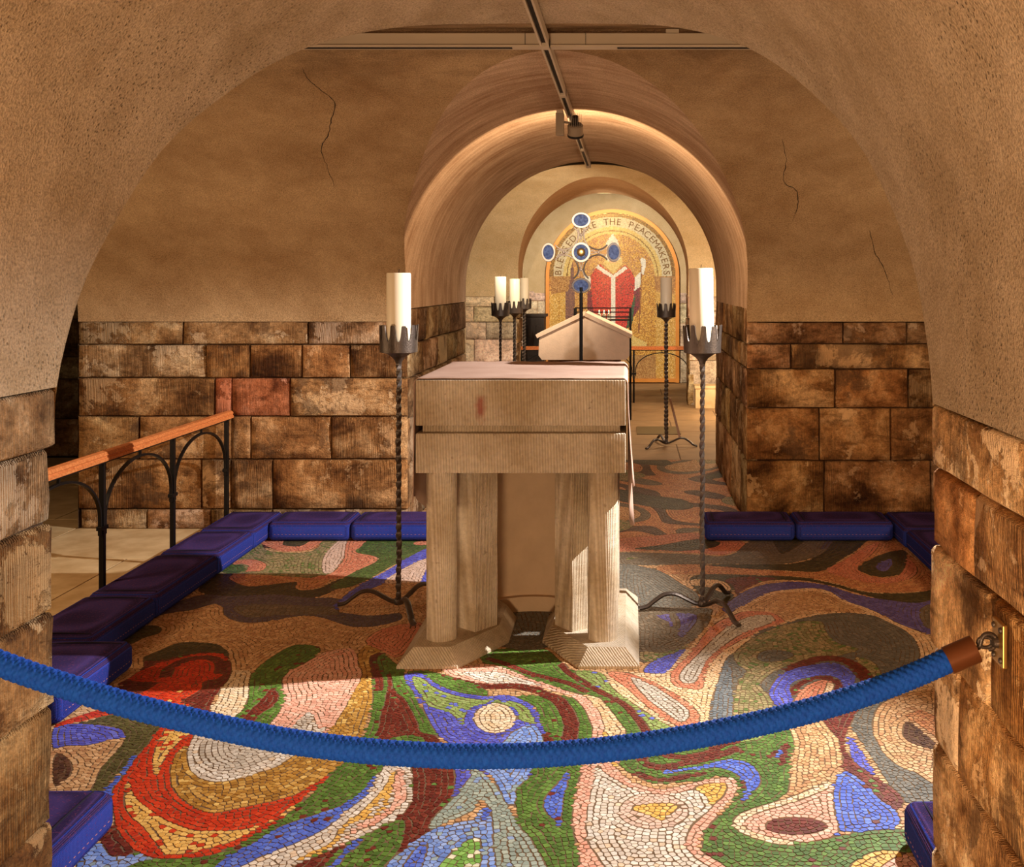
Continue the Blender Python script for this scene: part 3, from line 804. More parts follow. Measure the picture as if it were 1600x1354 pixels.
# --- green field in front of the altar niche
P('green','G',(-60,840),(80,840),(390,830),(540,940),(640,1010),(820,1140),(1000,1230),(1150,1450),(1160,1520),(990,1500),(960,1380),(850,1240),(740,1185),(450,1095),(300,1045),(0,945))
P('ltgreen','G',(630,1005),(820,1010),(900,1120),(1020,1207),(1200,1330),(1340,1430),(1160,1490),(1100,1360),(1000,1250),(820,1140))
P('pink','G',(-330,975),(-150,960),(0,945),(140,975),(300,1045),(450,1095),(600,1150),(740,1185),(850,1240),(960,1380),(990,1430),(985,1500),(950,1640),(730,1660),(745,1520),(750,1400),(700,1280),(620,1190),(480,1140),(330,1110),(200,1095),(0,1095),(-200,1060))
P('white','G',(-180,1010),(0,1000),(120,1010),(260,1055),(380,1095),(200,1090),(0,1080))
P('peach','C',(700,-20),(800,0),(870,70),(960,190),(990,240),(985,310),(985,420),(880,420),(850,310),(830,180),(790,80))
P('yellow','C',(830,250),(868,260),(872,310),(900,420),(930,490),(890,440),(845,310))
K('maroon','G',3.0,(-330,1040),(-150,1085),(0,1108),(200,1105),(330,1128),(430,1168),(520,1215),(590,1330),(600,1420),(570,1510),(540,1545))
K('maroon','C',2.0,(408,250),(450,310),(492,355))
K('maroon','G',1.8,(0,905),(150,950),(300,1010),(450,1050),(620,1095),(720,1148))
K('maroon','G',1.8,(530,950),(590,1010),(700,1080),(800,1140),(940,1207),(1030,1280),(1110,1380),(1160,1475))
# --- big green left of centre
P('green','B',(730,-300),(800,-330),(900,-250),(980,-180),(1060,20),(1130,140),(1200,260),(1330,470),(1320,700),(1150,960),(850,1240),(-300,1240),(-1030,1240),(-900,1080),(-300,1040),(0,900),(190,780),(300,680),(440,530),(540,440),(640,320),(700,200),(740,0),(730,-150))
P('green','B',(960,-170),(1100,-200),(1300,-150),(1500,-90),(1560,-40),(1500,0),(1200,-60),(1000,-100))
P('maroon','B',(860,-190),(890,-60),(960,0),(1000,60),(1060,180),(1080,240),(1180,270),(1230,310),(1240,370),(1310,480),(1320,600),(1300,700),(1200,880),(1050,1050),(930,1160),(800,1240),(900,1060),(960,980),(965,880),(910,850),(1010,740),(1000,480),(820,430),(790,370),(700,330),(770,240),(800,100),(830,0))
P('green','B',(835,320),(900,282),(1000,265),(1100,290),(1120,370),(1080,430),(840,430))
K('maroon','F',2.0,(810,868),(738,900),(745,990),(785,1060),(778,1140))
P('blue','B',(790,520),(720,590),(640,690),(500,770),(300,840),(150,890),(0,955),(-150,1050),(-300,1130),(-420,1240),(-250,1240),(-100,1150),(0,1110),(200,1030),(400,930),(560,800),(700,680),(780,560))
P('white','B',(1000,470),(940,440),(830,470),(780,560),(700,680),(560,800),(400,930),(200,1030),(0,1110),(-150,1180),(-250,1240),(150,1240),(300,1130),(500,1060),(650,1000),(800,920),(920,850),(1010,740),(1010,600))
P('yellow','B',(905,515),(860,570),(780,680),(640,820),(500,930),(430,1040),(250,1130),(160,1185),(430,1080),(500,1000),(600,900),(700,865),(830,790),(880,680),(890,570))
P('white','B',(680,862),(780,750),(815,715),(822,765),(720,845))
P('pink','B',(912,515),(950,510),(975,620),(970,720),(900,800),(750,900),(600,970),(510,1055),(560,970),(700,870),(840,800),(885,690),(892,580))
P('maroon','B',(150,1215),(350,1120),(560,1045),(480,1110),(400,1190),(300,1250))
P('blue','B',(665,1008),(560,1060),(440,1180),(390,1240),(470,1240),(560,1130),(685,1020))
P('green','B',(960,880),(850,900),(700,990),(560,1130),(480,1240),(750,1240),(880,1130),(950,1020))
# blue figure with the cream eye
P('peri','B',(960,-150),(1000,-178),(1090,-175),(1200,-100),(1350,-40),(1550,-15),(1700,-20),(1800,10),(1884,60),(1934,150),(1959,260),(1934,350),(1884,470),(1844,580),(1700,600),(1500,520),(1380,420),(1300,330),(1200,260),(1130,140),(1060,0))
P('ltgreen','B',(1012,-138),(1090,-142),(1200,-62),(1400,0),(1600,15),(1754,30),(1840,70),(1895,150),(1885,185),(1790,150),(1754,80),(1620,30),(1480,60),(1400,110),(1375,190),(1300,110),(1150,60),(1080,-20))
EL('cream','B',1612,145,150,106)
P('ltblue','C',(190,240),(320,190),(395,260),(380,350),(340,440),(300,560),(215,650),(200,750),(130,740),(60,600),(-50,500),(-170,480),(0,400),(100,330))
P('ltblue','B',(1560,730),(1470,860),(1300,900),(1120,970),(830,1250),(1700,1250),(1660,1050),(1610,880))
P('greygreen','C',(-200,480),(-50,520),(60,620),(130,740),(200,850),(240,930),(320,1020),(420,1250),(120,1250),(50,1100),(40,900),(20,800),(-50,730),(-100,800),(-220,860),(-400,930),(-390,860),(-250,720),(-160,600))
P('peri','B',(1330,440),(1400,440),(1440,540),(1400,600),(1340,690),(1310,690),(1325,600))
P('lime','B',(1490,1000),(1350,1060),(1190,1250),(1460,1250),(1510,1100))
P('blue','B',(1110,1010),(1000,1130),(930,1250),(1050,1250),(1115,1120))
P('blue','B',(1500,860),(1560,780),(1580,820),(1530,880))
# --- front left
P('olive','A',(100,205),(300,150),(450,105),(620,105),(790,215),(690,320),(600,420),(500,520),(400,620),(350,700),(240,700),(300,560),(400,420),(510,290),(480,230),(350,190))
P('peri','A',(20,205),(200,190),(350,195),(500,230),(510,285),(400,312),(200,350),(20,380))
P('tan','A',(20,378),(250,340),(440,295),(508,310),(440,400),(350,500),(250,680),(20,720))
P('brown','A',(20,405),(110,430),(142,480),(120,560),(20,620))
P('blue','A',(570,420),(500,520),(430,600),(350,690),(430,700),(500,580),(605,430))
P('maroon','A',(330,1020),(450,910),(520,1010),(610,1100),(500,1120),(430,1135))
P('ltblue','A',(240,1110),(340,1030),(430,1130),(600,1110),(730,1147),(600,1180),(400,1250),(160,1250))
P('redpure','A',(1040,225),(790,212),(690,320),(600,430),(500,570),(430,680),(450,900),(520,1010),(600,1090),(720,1140),(860,1150),(1020,1140),(1200,1105),(1350,1040),(1500,950),(1600,895),(1744,770),(1854,670),(1996,528),(1800,500),(1400,300),(1100,235))
P('yellowred','A',(840,190),(770,300),(735,370),(720,460),(737,550),(762,520),(800,440),(850,370),(920,300),(1030,215))
P('yellowred','A',(545,595),(525,680),(520,760),(560,840),(650,920),(720,1010),(800,1110),(900,1120),(1100,1080),(1250,1040),(1400,970),(1530,900),(1650,840),(1748,772),(1700,780),(1600,858),(1450,920),(1300,945),(1150,950),(1000,940),(850,890),(720,810),(630,740),(580,680))
P('gold','A',(960,340),(890,400),(850,480),(850,600),(900,690),(1000,770),(1130,820),(1250,805),(1400,775),(1600,730),(1760,680),(1964,560),(2104,440),(2204,300),(2244,180),(2294,0),(2284,-188),(2274,-288),(2354,-338),(2310,-385),(2244,-378),(2184,-308),(2199,-228),(2214,-158),(2124,12),(2044,150),(1924,260),(1754,390),(1554,490),(1350,570),(1180,600),(1060,570),(990,500),(970,420))
P('pink','F',(95,1050),(140,1000),(250,940),(400,860),(600,840),(640,960),(660,1030),(570,1200),(490,1340),(400,1450),(250,1480),(100,1470),(-60,1450),(46,1318),(118,1190),(95,1130))
P('white','A',(1090,140),(1020,260),(980,340),(965,430),(1000,530),(1080,580),(1180,600),(1300,585),(1450,540),(1600,490),(1754,390),(1924,260),(1965,200),(1900,220),(1834,100),(1650,260),(1480,240),(1300,230),(1260,170))
P('grey','A',(1100,280),(1050,380),(1100,470),(1250,520),(1450,470),(1650,380),(1800,250),(1830,130),(1700,250),(1500,270),(1250,250))
P('cream','E',(1170,1215),(1220,1080),(1290,1000),(1420,1000),(1415,1060),(1400,1188),(1320,1330),(1250,1390),(1090,1330))
P('green','F',(-154,1188),(-140,1050),(-100,990),(0,905),(150,820),(260,808),(350,825),(350,870),(250,940),(140,1000),(95,1050),(95,1130),(118,1190),(46,1318),(-74,1430),(-294,1378),(-180,1260))
P('maroon','F',(0,1128),(40,1130),(62,1180),(30,1240),(-60,1300),(-150,1390),(-240,1400),(-150,1290),(-60,1200))
P('red','E',(420,1240),(500,1190),(740,1085),(1100,1055),(1060,1130),(960,1207),(1080,1270),(1080,1340),(1000,1280),(800,1250),(460,1300),(60,1390),(60,1360))
P('maroon','E',(400,1180),(500,1105),(740,1080),(640,1150),(480,1215))
P('maroon','E',(920,1215),(1060,1130),(1100,1060),(1255,1050),(1200,1130),(1150,1220),(1100,1310),(1000,1240))
P('yellow','E',(890,1245),(960,1240),(1030,1290),(1045,1330),(980,1310),(900,1290))
P('maroon','E',(480,1095),(560,1040),(650,970),(665,900),(780,850),(900,805),(1050,795),(1180,810),(1250,870),(1280,960),(1255,1055),(1100,1065),(740,1085))
P('dkolive','E',(650,905),(780,845),(900,798),(1060,793),(1200,812),(1262,885),(1100,862),(900,892),(750,925))
P('redpure','E',(575,1065),(620,1000),(800,930),(1000,880),(1150,865),(1235,890),(1240,960),(1180,1050),(900,1078))
K('maroon','E',2.5,(810,1040),(840,980),(950,920),(1100,900),(1200,930),(1205,1010))
P('olive','E',(470,790),(560,710),(680,672),(772,680),(772,722),(650,762),(560,805))
# --- back left
P('purplegrey','E',(600,640),(800,540),(1080,450),(1300,450),(1600,440),(1800,470),(2050,480),(2100,560),(2300,590),(2450,560),(2500,620),(2350,670),(2150,680),(1950,620),(1800,600),(1600,632),(1450,650),(1320,640),(1230,590),(1220,540),(1150,520),(1000,560),(800,590))
P('taupe','E',(1300,540),(1500,520),(1800,530),(2000,540),(2050,590),(1900,590),(1600,600),(1400,610))
P('dkolive','E',(1060,400),(1150,330),(1190,270),(1290,300),(1290,350),(1400,390),(1550,380),(1740,360),(1750,400),(1850,415),(1950,390),(2060,340),(2150,350),(2000,430),(1850,470),(1600,450),(1300,460),(1080,440))
P('tanor','E',(1270,340),(1310,305),(1450,298),(1640,310),(1980,335),(1900,400),(1800,420),(1740,400),(1740,362),(1550,380),(1400,390))
P('moss','F',(-380,290),(-350,200),(-100,50),(0,140),(300,140),(400,50),(540,30),(540,180),(520,280),(400,332),(0,312),(-250,300))
P('dkgreen','E',(1190,270),(1240,232),(1370,245),(1360,285),(1280,300))
K('salmon','E',5,(1290,225),(1400,215),(1470,240),(1440,285))
P('salmon','F',(-80,60),(80,20),(410,20),(350,92),(270,132),(100,142),(0,112))
P('dkolive','F',(98,92),(130,50),(200,25),(328,25),(250,92),(180,107))
P('palepink','F',(400,160),(540,30),(660,40),(560,130),(530,190),(450,290),(380,282))
P('salmon','F',(580,50),(770,45),(640,120),(630,152),(762,180),(752,222),(620,282),(500,337),(300,332),(450,292),(530,200),(540,140))
P('dkgreen','F',(765,45),(1150,50),(1150,110),(1000,180),(850,262),(700,347),(560,400),(430,400),(520,337),(620,282),(752,222),(772,182),(632,152),(642,120))
P('salmon','F',(1030,80),(1080,68),(1150,68),(1150,92),(1050,95))
P('peri','F',(1150,112),(1000,180),(850,270),(690,357),(560,440),(470,530),(500,560),(560,490),(700,420),(830,365),(960,262),(1150,185))
P('palepink','F',(1150,185),(960,262),(825,367),(1085,385),(1110,300),(1150,262))
P('peri','F',(1150,258),(1108,300),(1085,388),(1150,395))
P('tan','F',(495,550),(560,490),(700,420),(860,372),(1150,390),(1150,600),(950,580),(750,600),(600,590),(510,572))
P('salmon','F',(700,760),(800,700),(950,660),(1080,650),(1100,700),(1000,840),(900,900),(800,850),(700,800))
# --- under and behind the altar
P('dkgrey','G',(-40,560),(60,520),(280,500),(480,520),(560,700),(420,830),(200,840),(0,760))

GX0, GX1, GY0, GY1 = -1.68*H, 1.22*H, 1.76*H, D3+0.2
CELL = 0.0034*H
NXg, NYg = int((GX1-GX0)/CELL), int((GY1-GY0)/CELL)
LAB = np.full((NYg, NXg), PI_['tan'], np.int16)
gx = GX0+(np.arange(NXg)+.5)*CELL; gy = GY0+(np.arange(NYg)+.5)*CELL
# swirls of the passage floor beyond the altar
XX, YY = np.meshgrid(gx, gy)
q = np.sin(XX*5.2+1.9*np.sin(YY*3.4+.6)+YY)+np.sin(YY*4.1+2.4*np.sin(XX*3.3+YY*.8))
far = YY > 5.62
LAB[far & (q > .75)] = PI_['tanor']; LAB[far & (q <= .75)] = PI_['brown']; LAB[far & (q < .1)] = PI_['tanor']
LAB[far & (q < -.45)] = PI_['taupe']; LAB[far & (q < -1.0)] = PI_['tan']
q2 = np.sin(XX*6.0-1.6*np.sin(YY*4.2))+np.sin(YY*3.7+1.9*np.sin(XX*4.4+1))
LAB[far & (q2 > 1.2)] = PI_['dkolive']; LAB[far & (q2 < -1.45)] = PI_['moss']
def fill(lab, poly, val):
    x, y = poly[:, 0], poly[:, 1]
    x2, y2 = np.roll(x, -1), np.roll(y, -1)
    j0 = max(0, int((y.min()-GY0)/CELL)); j1 = min(NYg-1, int((y.max()-GY0)/CELL)+1)
    for j in range(j0, j1+1):
        yc = gy[j]
        m = (y <= yc) != (y2 <= yc)
        if not m.any(): continue
        xs = np.sort(x[m]+(yc-y[m])*(x2[m]-x[m])/(y2[m]-y[m]))
        for a, b in zip(xs[0::2], xs[1::2]):
            i0 = max(0, int(math.ceil((a-GX0)/CELL-.5))); i1 = min(NXg, int(math.floor((b-GX0)/CELL-.5))+1)
            if i1 > i0: lab[j, i0:i1] = val
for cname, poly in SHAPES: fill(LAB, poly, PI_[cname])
# distance to the nearest colour edge
edge = np.zeros(LAB.shape, bool)
edge[:, 1:] |= LAB[:, 1:] != LAB[:, :-1]
edge[1:, :] |= LAB[1:, :] != LAB[:-1, :]
BIG = 90.0
g1 = np.where(edge, 0.0, BIG).astype(np.float32)
for j in range(1, NYg): np.minimum(g1[j], g1[j-1]+1, out=g1[j])
for j in range(NYg-2, -1, -1): np.minimum(g1[j], g1[j+1]+1, out=g1[j])
g2 = g1*g1; dd = g2.copy()
for k in range(1, 70):
    np.minimum(dd[:, k:], g2[:, :-k]+k*k, out=dd[:, k:]); np.minimum(dd[:, :-k], g2[:, k:]+k*k, out=dd[:, :-k])
DF = np.sqrt(dd)*CELL
for _ in range(2):
    DF[1:-1] = (DF[:-2]+2*DF[1:-1]+DF[2:])/4; DF[:, 1:-1] = (DF[:, :-2]+2*DF[:, 1:-1]+DF[:, 2:])/4
GYv, GXv = np.gradient(DF, CELL)
ok = np.ones(LAB.shape, bool)
ok &= ~((YY > D2-.05) & ((XX < XL-.02) | (XX > XR+.02)))
ok &= (XX > -(CX+40)/F*YY-.12) & (XX < (1640-CX)/F*YY+.12)
ok &= ~((YY < D1) & ((XX < XL-.02) | (XX > XR+.02)))
occ = ~ok
STEP = TS*1.22
pts = []
def disc(r):
    k = int(math.ceil(r/CELL)); a = np.arange(-k, k+1)
    m = (a[:, None]**2+a[None, :]**2) <= (r/CELL)**2
    return k, m
KD, MD = disc(TS*0.80)
def mark(i, j):
    i0, i1, j0, j1 = max(i-KD, 0), min(i+KD+1, NXg), max(j-KD, 0), min(j+KD+1, NYg)
    occ[j0:j1, i0:i1] |= MD[j0-(j-KD):MD.shape[0]-((j+KD+1)-j1), i0-(i-KD):MD.shape[1]-((i+KD+1)-i1)]
lev = DF/TS-.5
klev = np.rint(lev).astype(int)
band = (np.abs(lev-klev) < .14) & ok & (klev >= 0)
jj, ii = np.nonzero(band)
order = np.argsort(klev[jj, ii], kind='stable')
for t_ in order:
    j, i = int(jj[t_]), int(ii[t_])
    if occ[j, i]: continue
    level = (klev[j, i]+.5)*TS
    lab0 = LAB[j, i]
    start = (gx[i], gy[j])
    for sg in (1, -1):
        x, y = start
        first = True
        for _s in range(400):
            i_ = int((x-GX0)/CELL); j_ = int((y-GY0)/CELL)
            if not (0 <= i_ < NXg and 0 <= j_ < NYg): break
            if not first or sg == 1:
                if occ[j_, i_] or LAB[j_, i_] != lab0 or abs(DF[j_, i_]-level) > .45*TS: break
                pts.append((x, y)); mark(i_, j_)
            gxx, gyy = GXv[j_, i_], GYv[j_, i_]
            gl = math.hypot(gxx, gyy)
            if gl < .2: break
            gxx /= gl; gyy /= gl
            x += -gyy*STEP*sg; y += gxx*STEP*sg
            i_ = int((x-GX0)/CELL); j_ = int((y-GY0)/CELL)
            if not (0 <= i_ < NXg and 0 <= j_ < NYg): break
            e = level-DF[j_, i_]
            if abs(e) < TS:
                x += e*GXv[j_, i_]; y += e*GYv[j_, i_]
            first = False
jj, ii = np.nonzero(~occ)
for j, i in zip(jj.tolist(), ii.tolist()):
    if not occ[j, i]:
        pts.append((gx[i], gy[j])); mark(i, j)
PT = np.array(pts)
# Voronoi cells of the seeds become the stones
dv, de, df_, *_r = delaunay_2d_cdt([Vector(p) for p in PT], [], [], 0, 1e-7)
V2 = np.array([(a.x, a.y) for a in dv]); T3 = np.array(df_)
A_, B_, C_ = V2[T3[:, 0]], V2[T3[:, 1]], V2[T3[:, 2]]
b_ = B_-A_; c_ = C_-A_
dt = 2*(b_[:, 0]*c_[:, 1]-b_[:, 1]*c_[:, 0]); dt[np.abs(dt) < 1e-12] = 1e-12
bb = (b_**2).sum(1); cc_ = (c_**2).sum(1)
CCt = A_+np.stack([(c_[:, 1]*bb-b_[:, 1]*cc_)/dt, (b_[:, 0]*cc_-c_[:, 0]*bb)/dt], 1)
vi = T3.ravel(); ti = np.repeat(np.arange(len(T3)), 3)
rel = CCt[ti]-V2[vi]
rl = np.linalg.norm(rel, axis=1)
rel *= (np.minimum(rl, TS*.92)/np.maximum(rl, 1e-9))[:, None]
ang = np.arctan2(rel[:, 1], rel[:, 0])
o_ = np.lexsort((ang, vi))
vi, rel = vi[o_], rel[o_]
# square the stones to their row: clamp each cell to a small rectangle along the row
iG = np.clip(((V2[:, 0]-GX0)/CELL).astype(int), 0, NXg-1); jG = np.clip(((V2[:, 1]-GY0)/CELL).astype(int), 0, NYg-1)
gvx, gvy = GXv[jG, iG], GYv[jG, iG]; gln = np.hypot(gvx, gvy); weak = gln < .35
gvx = np.where(weak, 0, gvx/np.maximum(gln, 1e-6)); gvy = np.where(weak, 1, gvy/np.maximum(gln, 1e-6))
nx_, ny_ = gvx[vi], gvy[vi]
cn = rel[:, 0]*nx_+rel[:, 1]*ny_; ct = -rel[:, 0]*ny_+rel[:, 1]*nx_
hn = np.where(weak[vi], .66, .56)*TS; ht = np.where(weak[vi], .66, .70)*TS
dlow = np.maximum(np.minimum(hn, DF[jG, iG][vi]), .25*TS)
cn = np.clip(cn, -dlow, hn); ct = np.clip(ct, -ht, ht)
rel = np.stack([cn*nx_-ct*ny_, cn*ny_+ct*nx_], 1)
starts = np.searchsorted(vi, np.arange(len(V2)+1))
iG = np.clip(((V2[:, 0]-GX0)/CELL).astype(int), 0, NXg-1); jG = np.clip(((V2[:, 1]-GY0)/CELL).astype(int), 0, NYg-1)
labs = LAB[jG, iG]
palc = [[np.array(lin(c)) for c, w in PAL[n]] for n in PN]
palw = []
for n in PN:
    w = np.array([w for c, w in PAL[n]], float); palw.append(np.cumsum(w/w.sum()))
u1 = rng.random(len(V2)); u2 = rng.uniform(.86, 1.1, len(V2)); tz = rng.uniform(-.0005, .0004, len(V2)); tl = rng.normal(0, .012, (len(V2), 2))
SHR = 1-0.0025/TS
tiles = []
for k in range(len(V2)):
    s0, s1 = starts[k], starts[k+1]
    if s1-s0 < 3: continue
    r_ = rel[s0:s1]*SHR
    keep = np.linalg.norm(r_-np.roll(r_, 1, 0), axis=1) > TS*.09
    r_ = r_[keep]
    if len(r_) < 3: continue
    L = labs[k]
    col = palc[L][min(int(np.searchsorted(palw[L], u1[k])), len(palc[L])-1)]*u2[k]
    tiles.append((V2[k], r_, col, tz[k], tl[k]))
def tile_mesh(name, sel, origin=(0, 0)):
    vs = []; loops = []; sizes = []; cols = []
    b = 0
    for c, r_, col, z, tl_ in sel:
        n = len(r_)
        top = np.empty((n, 3)); top[:, :2] = c+r_-origin; top[:, 2] = z+r_@tl_
        bot = np.empty((n, 3)); bot[:, :2] = c+r_*1.03-origin; bot[:, 2] = -.004
        vs.append(top); vs.append(bot)
        loops.append(np.arange(b, b+n)); sizes.append(n)
        a = np.arange(n); a2 = (a+1) % n
        loops.append(np.stack([b+a, b+n+a, b+n+a2, b+a2], 1).ravel())
        sizes += [4]*n
        cols += [col]*(n+1)
        b += 2*n
    vs = np.concatenate(vs); loops = np.concatenate(loops).astype(np.int32); sizes = np.array(sizes, np.int32)
    me = bpy.data.meshes.new(name)
    me.vertices.add(len(vs)); me.vertices.foreach_set('co', vs.astype(np.float32).ravel())
    me.loops.add(len(loops)); me.loops.foreach_set('vertex_index', loops)
    me.polygons.add(len(sizes))
    st = np.concatenate([[0], np.cumsum(sizes)[:-1]]).astype(np.int32)
    me.polygons.foreach_set('loop_start', st)
    try: me.polygons.foreach_set('loop_total', sizes)
    except Exception: pass
    me.update(calc_edges=True)
    ca = np.ones((len(sizes), 4), np.float32); ca[:, :3] = np.array(cols)
    at = me.attributes.new('tile_colour', 'FLOAT_COLOR', 'FACE'); at.data.foreach_set('color', ca.ravel())
    me.materials.append(M['tile'])
    me.shade_flat()
    return me
mb = MB(); mb.box((-.3, 5.2, -.0514), (7.0, 19.0, .10))
floor = tag(mb.build('floor', M['grout']), 'swirling multicoloured mosaic floor around the altar', 'floor', kind='structure')
def inframe(c):
    u = CX+c[0]*F/c[1]; v = CY+H*F/c[1]
    return 96 < u < 1456 and v < 1352 and not (u < 200 and v > 1230) and not (u > 1396 and v > 1245)
cand = sorted([i for i in range(len(tiles)) if inframe(tiles[i][0])], key=lambda i: tiles[i][0][1])[:300]
cs = set(cand)
me = tile_mesh('tesserae', [tiles[i] for i in range(len(tiles)) if i not in cs])
tag(link(bpy.data.objects.new('tesserae', me), floor), kind='stuff')
for i in cand:
    c = tiles[i][0]
    o = link(bpy.data.objects.new('tessera', tile_mesh('tessera', [tiles[i]], c)), floor)
    o.location = (c[0], c[1], 0)
print('TILES', len(tiles), sum(len(t_[1])*3-2 for t_ in tiles))

# cream flagstones: left aisle and far bay
mb = MB(); mb.box((-3.79, 4.6, -.053), (3.0, 8.4, .1))
fa = tag(mb.build('floor_aisle', M['mortar']), 'cream flagstone floor beyond the handrail', 'floor', kind='structure')
r_ = 0; y = 1.9
for y0, y1 in ((2.0,2.9),(2.9,3.75),(3.75,4.55),(4.55,5.4),(5.4,6.3),(6.3,7.3),(7.3,8.5)):
    x = -2.29-(0.25 if r_ % 2 else .0)
    xs = [-2.29]+([x] if x < -2.3 else [])
    while xs[-1] > -5.1: xs.append(xs[-1]-.85)
    for a, b in zip(xs[:-1], xs[1:]):
        mb = MB(); mb.box((0,0,0), (a-b-.006, y1-y0-.006, .02), .003)
        mb.build('flagstone', M['flag'], fa, loc=((a+b)/2, (y0+y1)/2, -.009))
    r_ += 1
ff = tag(MB().box((-.4, 11.75, -.054), (7.4, 6.6, .1)).build('floor_far', M['mortar']), 'worn buff floor of the far bay', 'floor', kind='structure')
for j in range(8):
    y0 = D3+.2+j*.8
    for i in range(7):
        x0 = -3.6+i*1.0+(.5 if j % 2 else 0)
        mb = MB(); mb.box((0,0,0), (.99, .79, .02), .003)
        o = mb.build('flagstone', M['flag_far'], ff, loc=(x0+.5, y0+.4, -.0095))

# hairline cracks in the plaster of the back wall
def crack(pts):
    P3 = []
    for u, v in catmull(pts, 6, False):
        lo, hi = .84*H, 1.66*H
        u += random.uniform(-1.2, 1.2)
        for _ in range(40):
            z = (lo+hi)/2; D = MID+off_back(z)
            if CY-(z-H)*F/D < v: hi = z
            else: lo = z
        D = MID+off_back(z); P3.append(Vector(((u-CX)*D/F, D-.001, z)))
    n = len(P3)
    mb = MB(); mb.tube(P3, .0018, 5, True, 1, 0, [.0022*(.35+.65*math.sin(PI*(i+.5)/n))*random.uniform(.5, 1.2) for i in range(n)])
    mb.build('crack', M['slot'], bay_vault)
crack([(472, 105), (480, 122), (498, 138), (524, 162), (517, 188), (514, 210), (502, 232), (512, 262), (522, 290)])
crack([(1222, 218), (1228, 250), (1225, 285), (1243, 296), (1246, 320), (1238, 345)])
crack([(1358, 360), (1368, 395), (1382, 420), (1394, 460)])

# ================================================================ ALTAR
AX, AD = -0.2888*H, 4.29
altar = empty('altar', (AX, AD, 0), 'pale tooled stone altar with two slabs on columns in the middle', 'altar')
SW, SF, SB = .3885, 3.955-AD, 4.73-AD
def slab(z0, z1, name, mat, dx=0.0, f=0.0):
    mb = MB(); mb.box((0, (SF+SB)/2+f/2, (z0+z1)/2), (2*(SW-dx), SB-SF-f, z1-z0), .004)
    return mb
Z_T, Z_U, Z_L, Z_B = .7398*H, .6193*H, .599*H, .494*H
def world_mat_obj(mb, name, mat, parent, off):
    """part whose mesh is kept in world coordinates so the tooling pattern runs on"""
    mb.v = [(v[0]+off[0], v[1]+off[1], v[2]) for v in mb.v]
    o = mb.build(name, mat, parent, auto=30)
    o.location = (-off[0], -off[1], 0)
    return o
off = (AX, AD)
world_mat_obj(slab(Z_U, Z_T, 'u', None), 'upper_slab', M['altar_front'], altar, off)
world_mat_obj(slab(Z_L, Z_U, 's', None, .02, .03), 'spacer', M['altar'], altar, off)
world_mat_obj(slab(Z_B, Z_L, 'l', None), 'lower_slab', M['altar'], altar, off)
HP, IN = .045*H, .037*H
for s in (-1, 1):
    # plinth: straight outer side, short front, long chamfers running in to the niche
    lo = [(.314*H, 3.865-AD), (.157*H, 3.865-AD), (.047*H, 4.145-AD), (.047*H, 4.435-AD), (.157*H, 4.715-AD), (.314*H, 4.715-AD)]
    P2 = np.array(lo); cen = P2.mean(0); n = len(lo); hi = []
    for i in range(n):
        a, b, c = P2[i-1], P2[i], P2[(i+1) % n]
        e1 = (b-a)/np.linalg.norm(b-a); e2 = (c-b)/np.linalg.norm(c-b)
        n1 = np.array([-e1[1], e1[0]]); n2 = np.array([-e2[1], e2[0]])
        if n1@(cen-b) < 0: n1 = -n1
        if n2@(cen-b) < 0: n2 = -n2
        m = n1+n2; m /= m@m/2
        hi.append(tuple(b+m*IN*(1.0 if i not in (2, 3) else .75)))
    mb = MB()
    mid = [(x, y, .012) for x, y in lo]
    vs = [(s*x, y, 0) for x, y in lo]+[(s*x, y, .010) for x, y in lo]+[(s*x, y, HP) for x, y in hi]
    fs = [tuple(range(2*n, 3*n))]
    for k in range(2):
        for i in range(n):
            j = (i+1) % n
            fs.append((k*n+i, k*n+j, (k+1)*n+j, (k+1)*n+i))
    if s > 0: fs = [f[::-1] for f in fs]
    mb.add(vs, [f[::-1] for f in fs])
    world_mat_obj(mb, 'plinth', M['altar'], altar, off)
    for yy in (4.022, 4.56):
        mb = MB(); mb.lathe([(.057, HP-.001), (.057, Z_B)], 32, (s*.2165*H, yy-AD, 0))
        o = world_mat_obj(mb, 'column', M['altar'], altar, off)
        o.data.polygons.foreach_set('use_smooth', [len(p.vertices) == 4 for p in o.data.polygons])
    for sy in (1,):
        cx, cy = s*(.132*H), (4.08-AD)*sy
        ex = Vector((-s*.63, .78*sy, 0))*.115; ey = Vector((s*.78, .63*sy, 0))*.115
        c0 = Vector((cx, cy, 0))
        q = [c0, c0+ex, c0+ex+ey, c0+ey]
        mb = MB()
        vs = [(p.x, p.y, HP-.001) for p in q]+[(p.x, p.y, Z_B) for p in q]
        fs = [(0,1,5,4),(1,2,6,5),(2,3,7,6),(3,0,4,7),(4,5,6,7),(3,2,1,0)]
        if Vector(ex).cross(ey).z < 0: fs = [f[::-1] for f in fs]
        mb.add(vs, fs)
        o = world_mat_obj(mb, 'pier', M['altar'], altar, off)
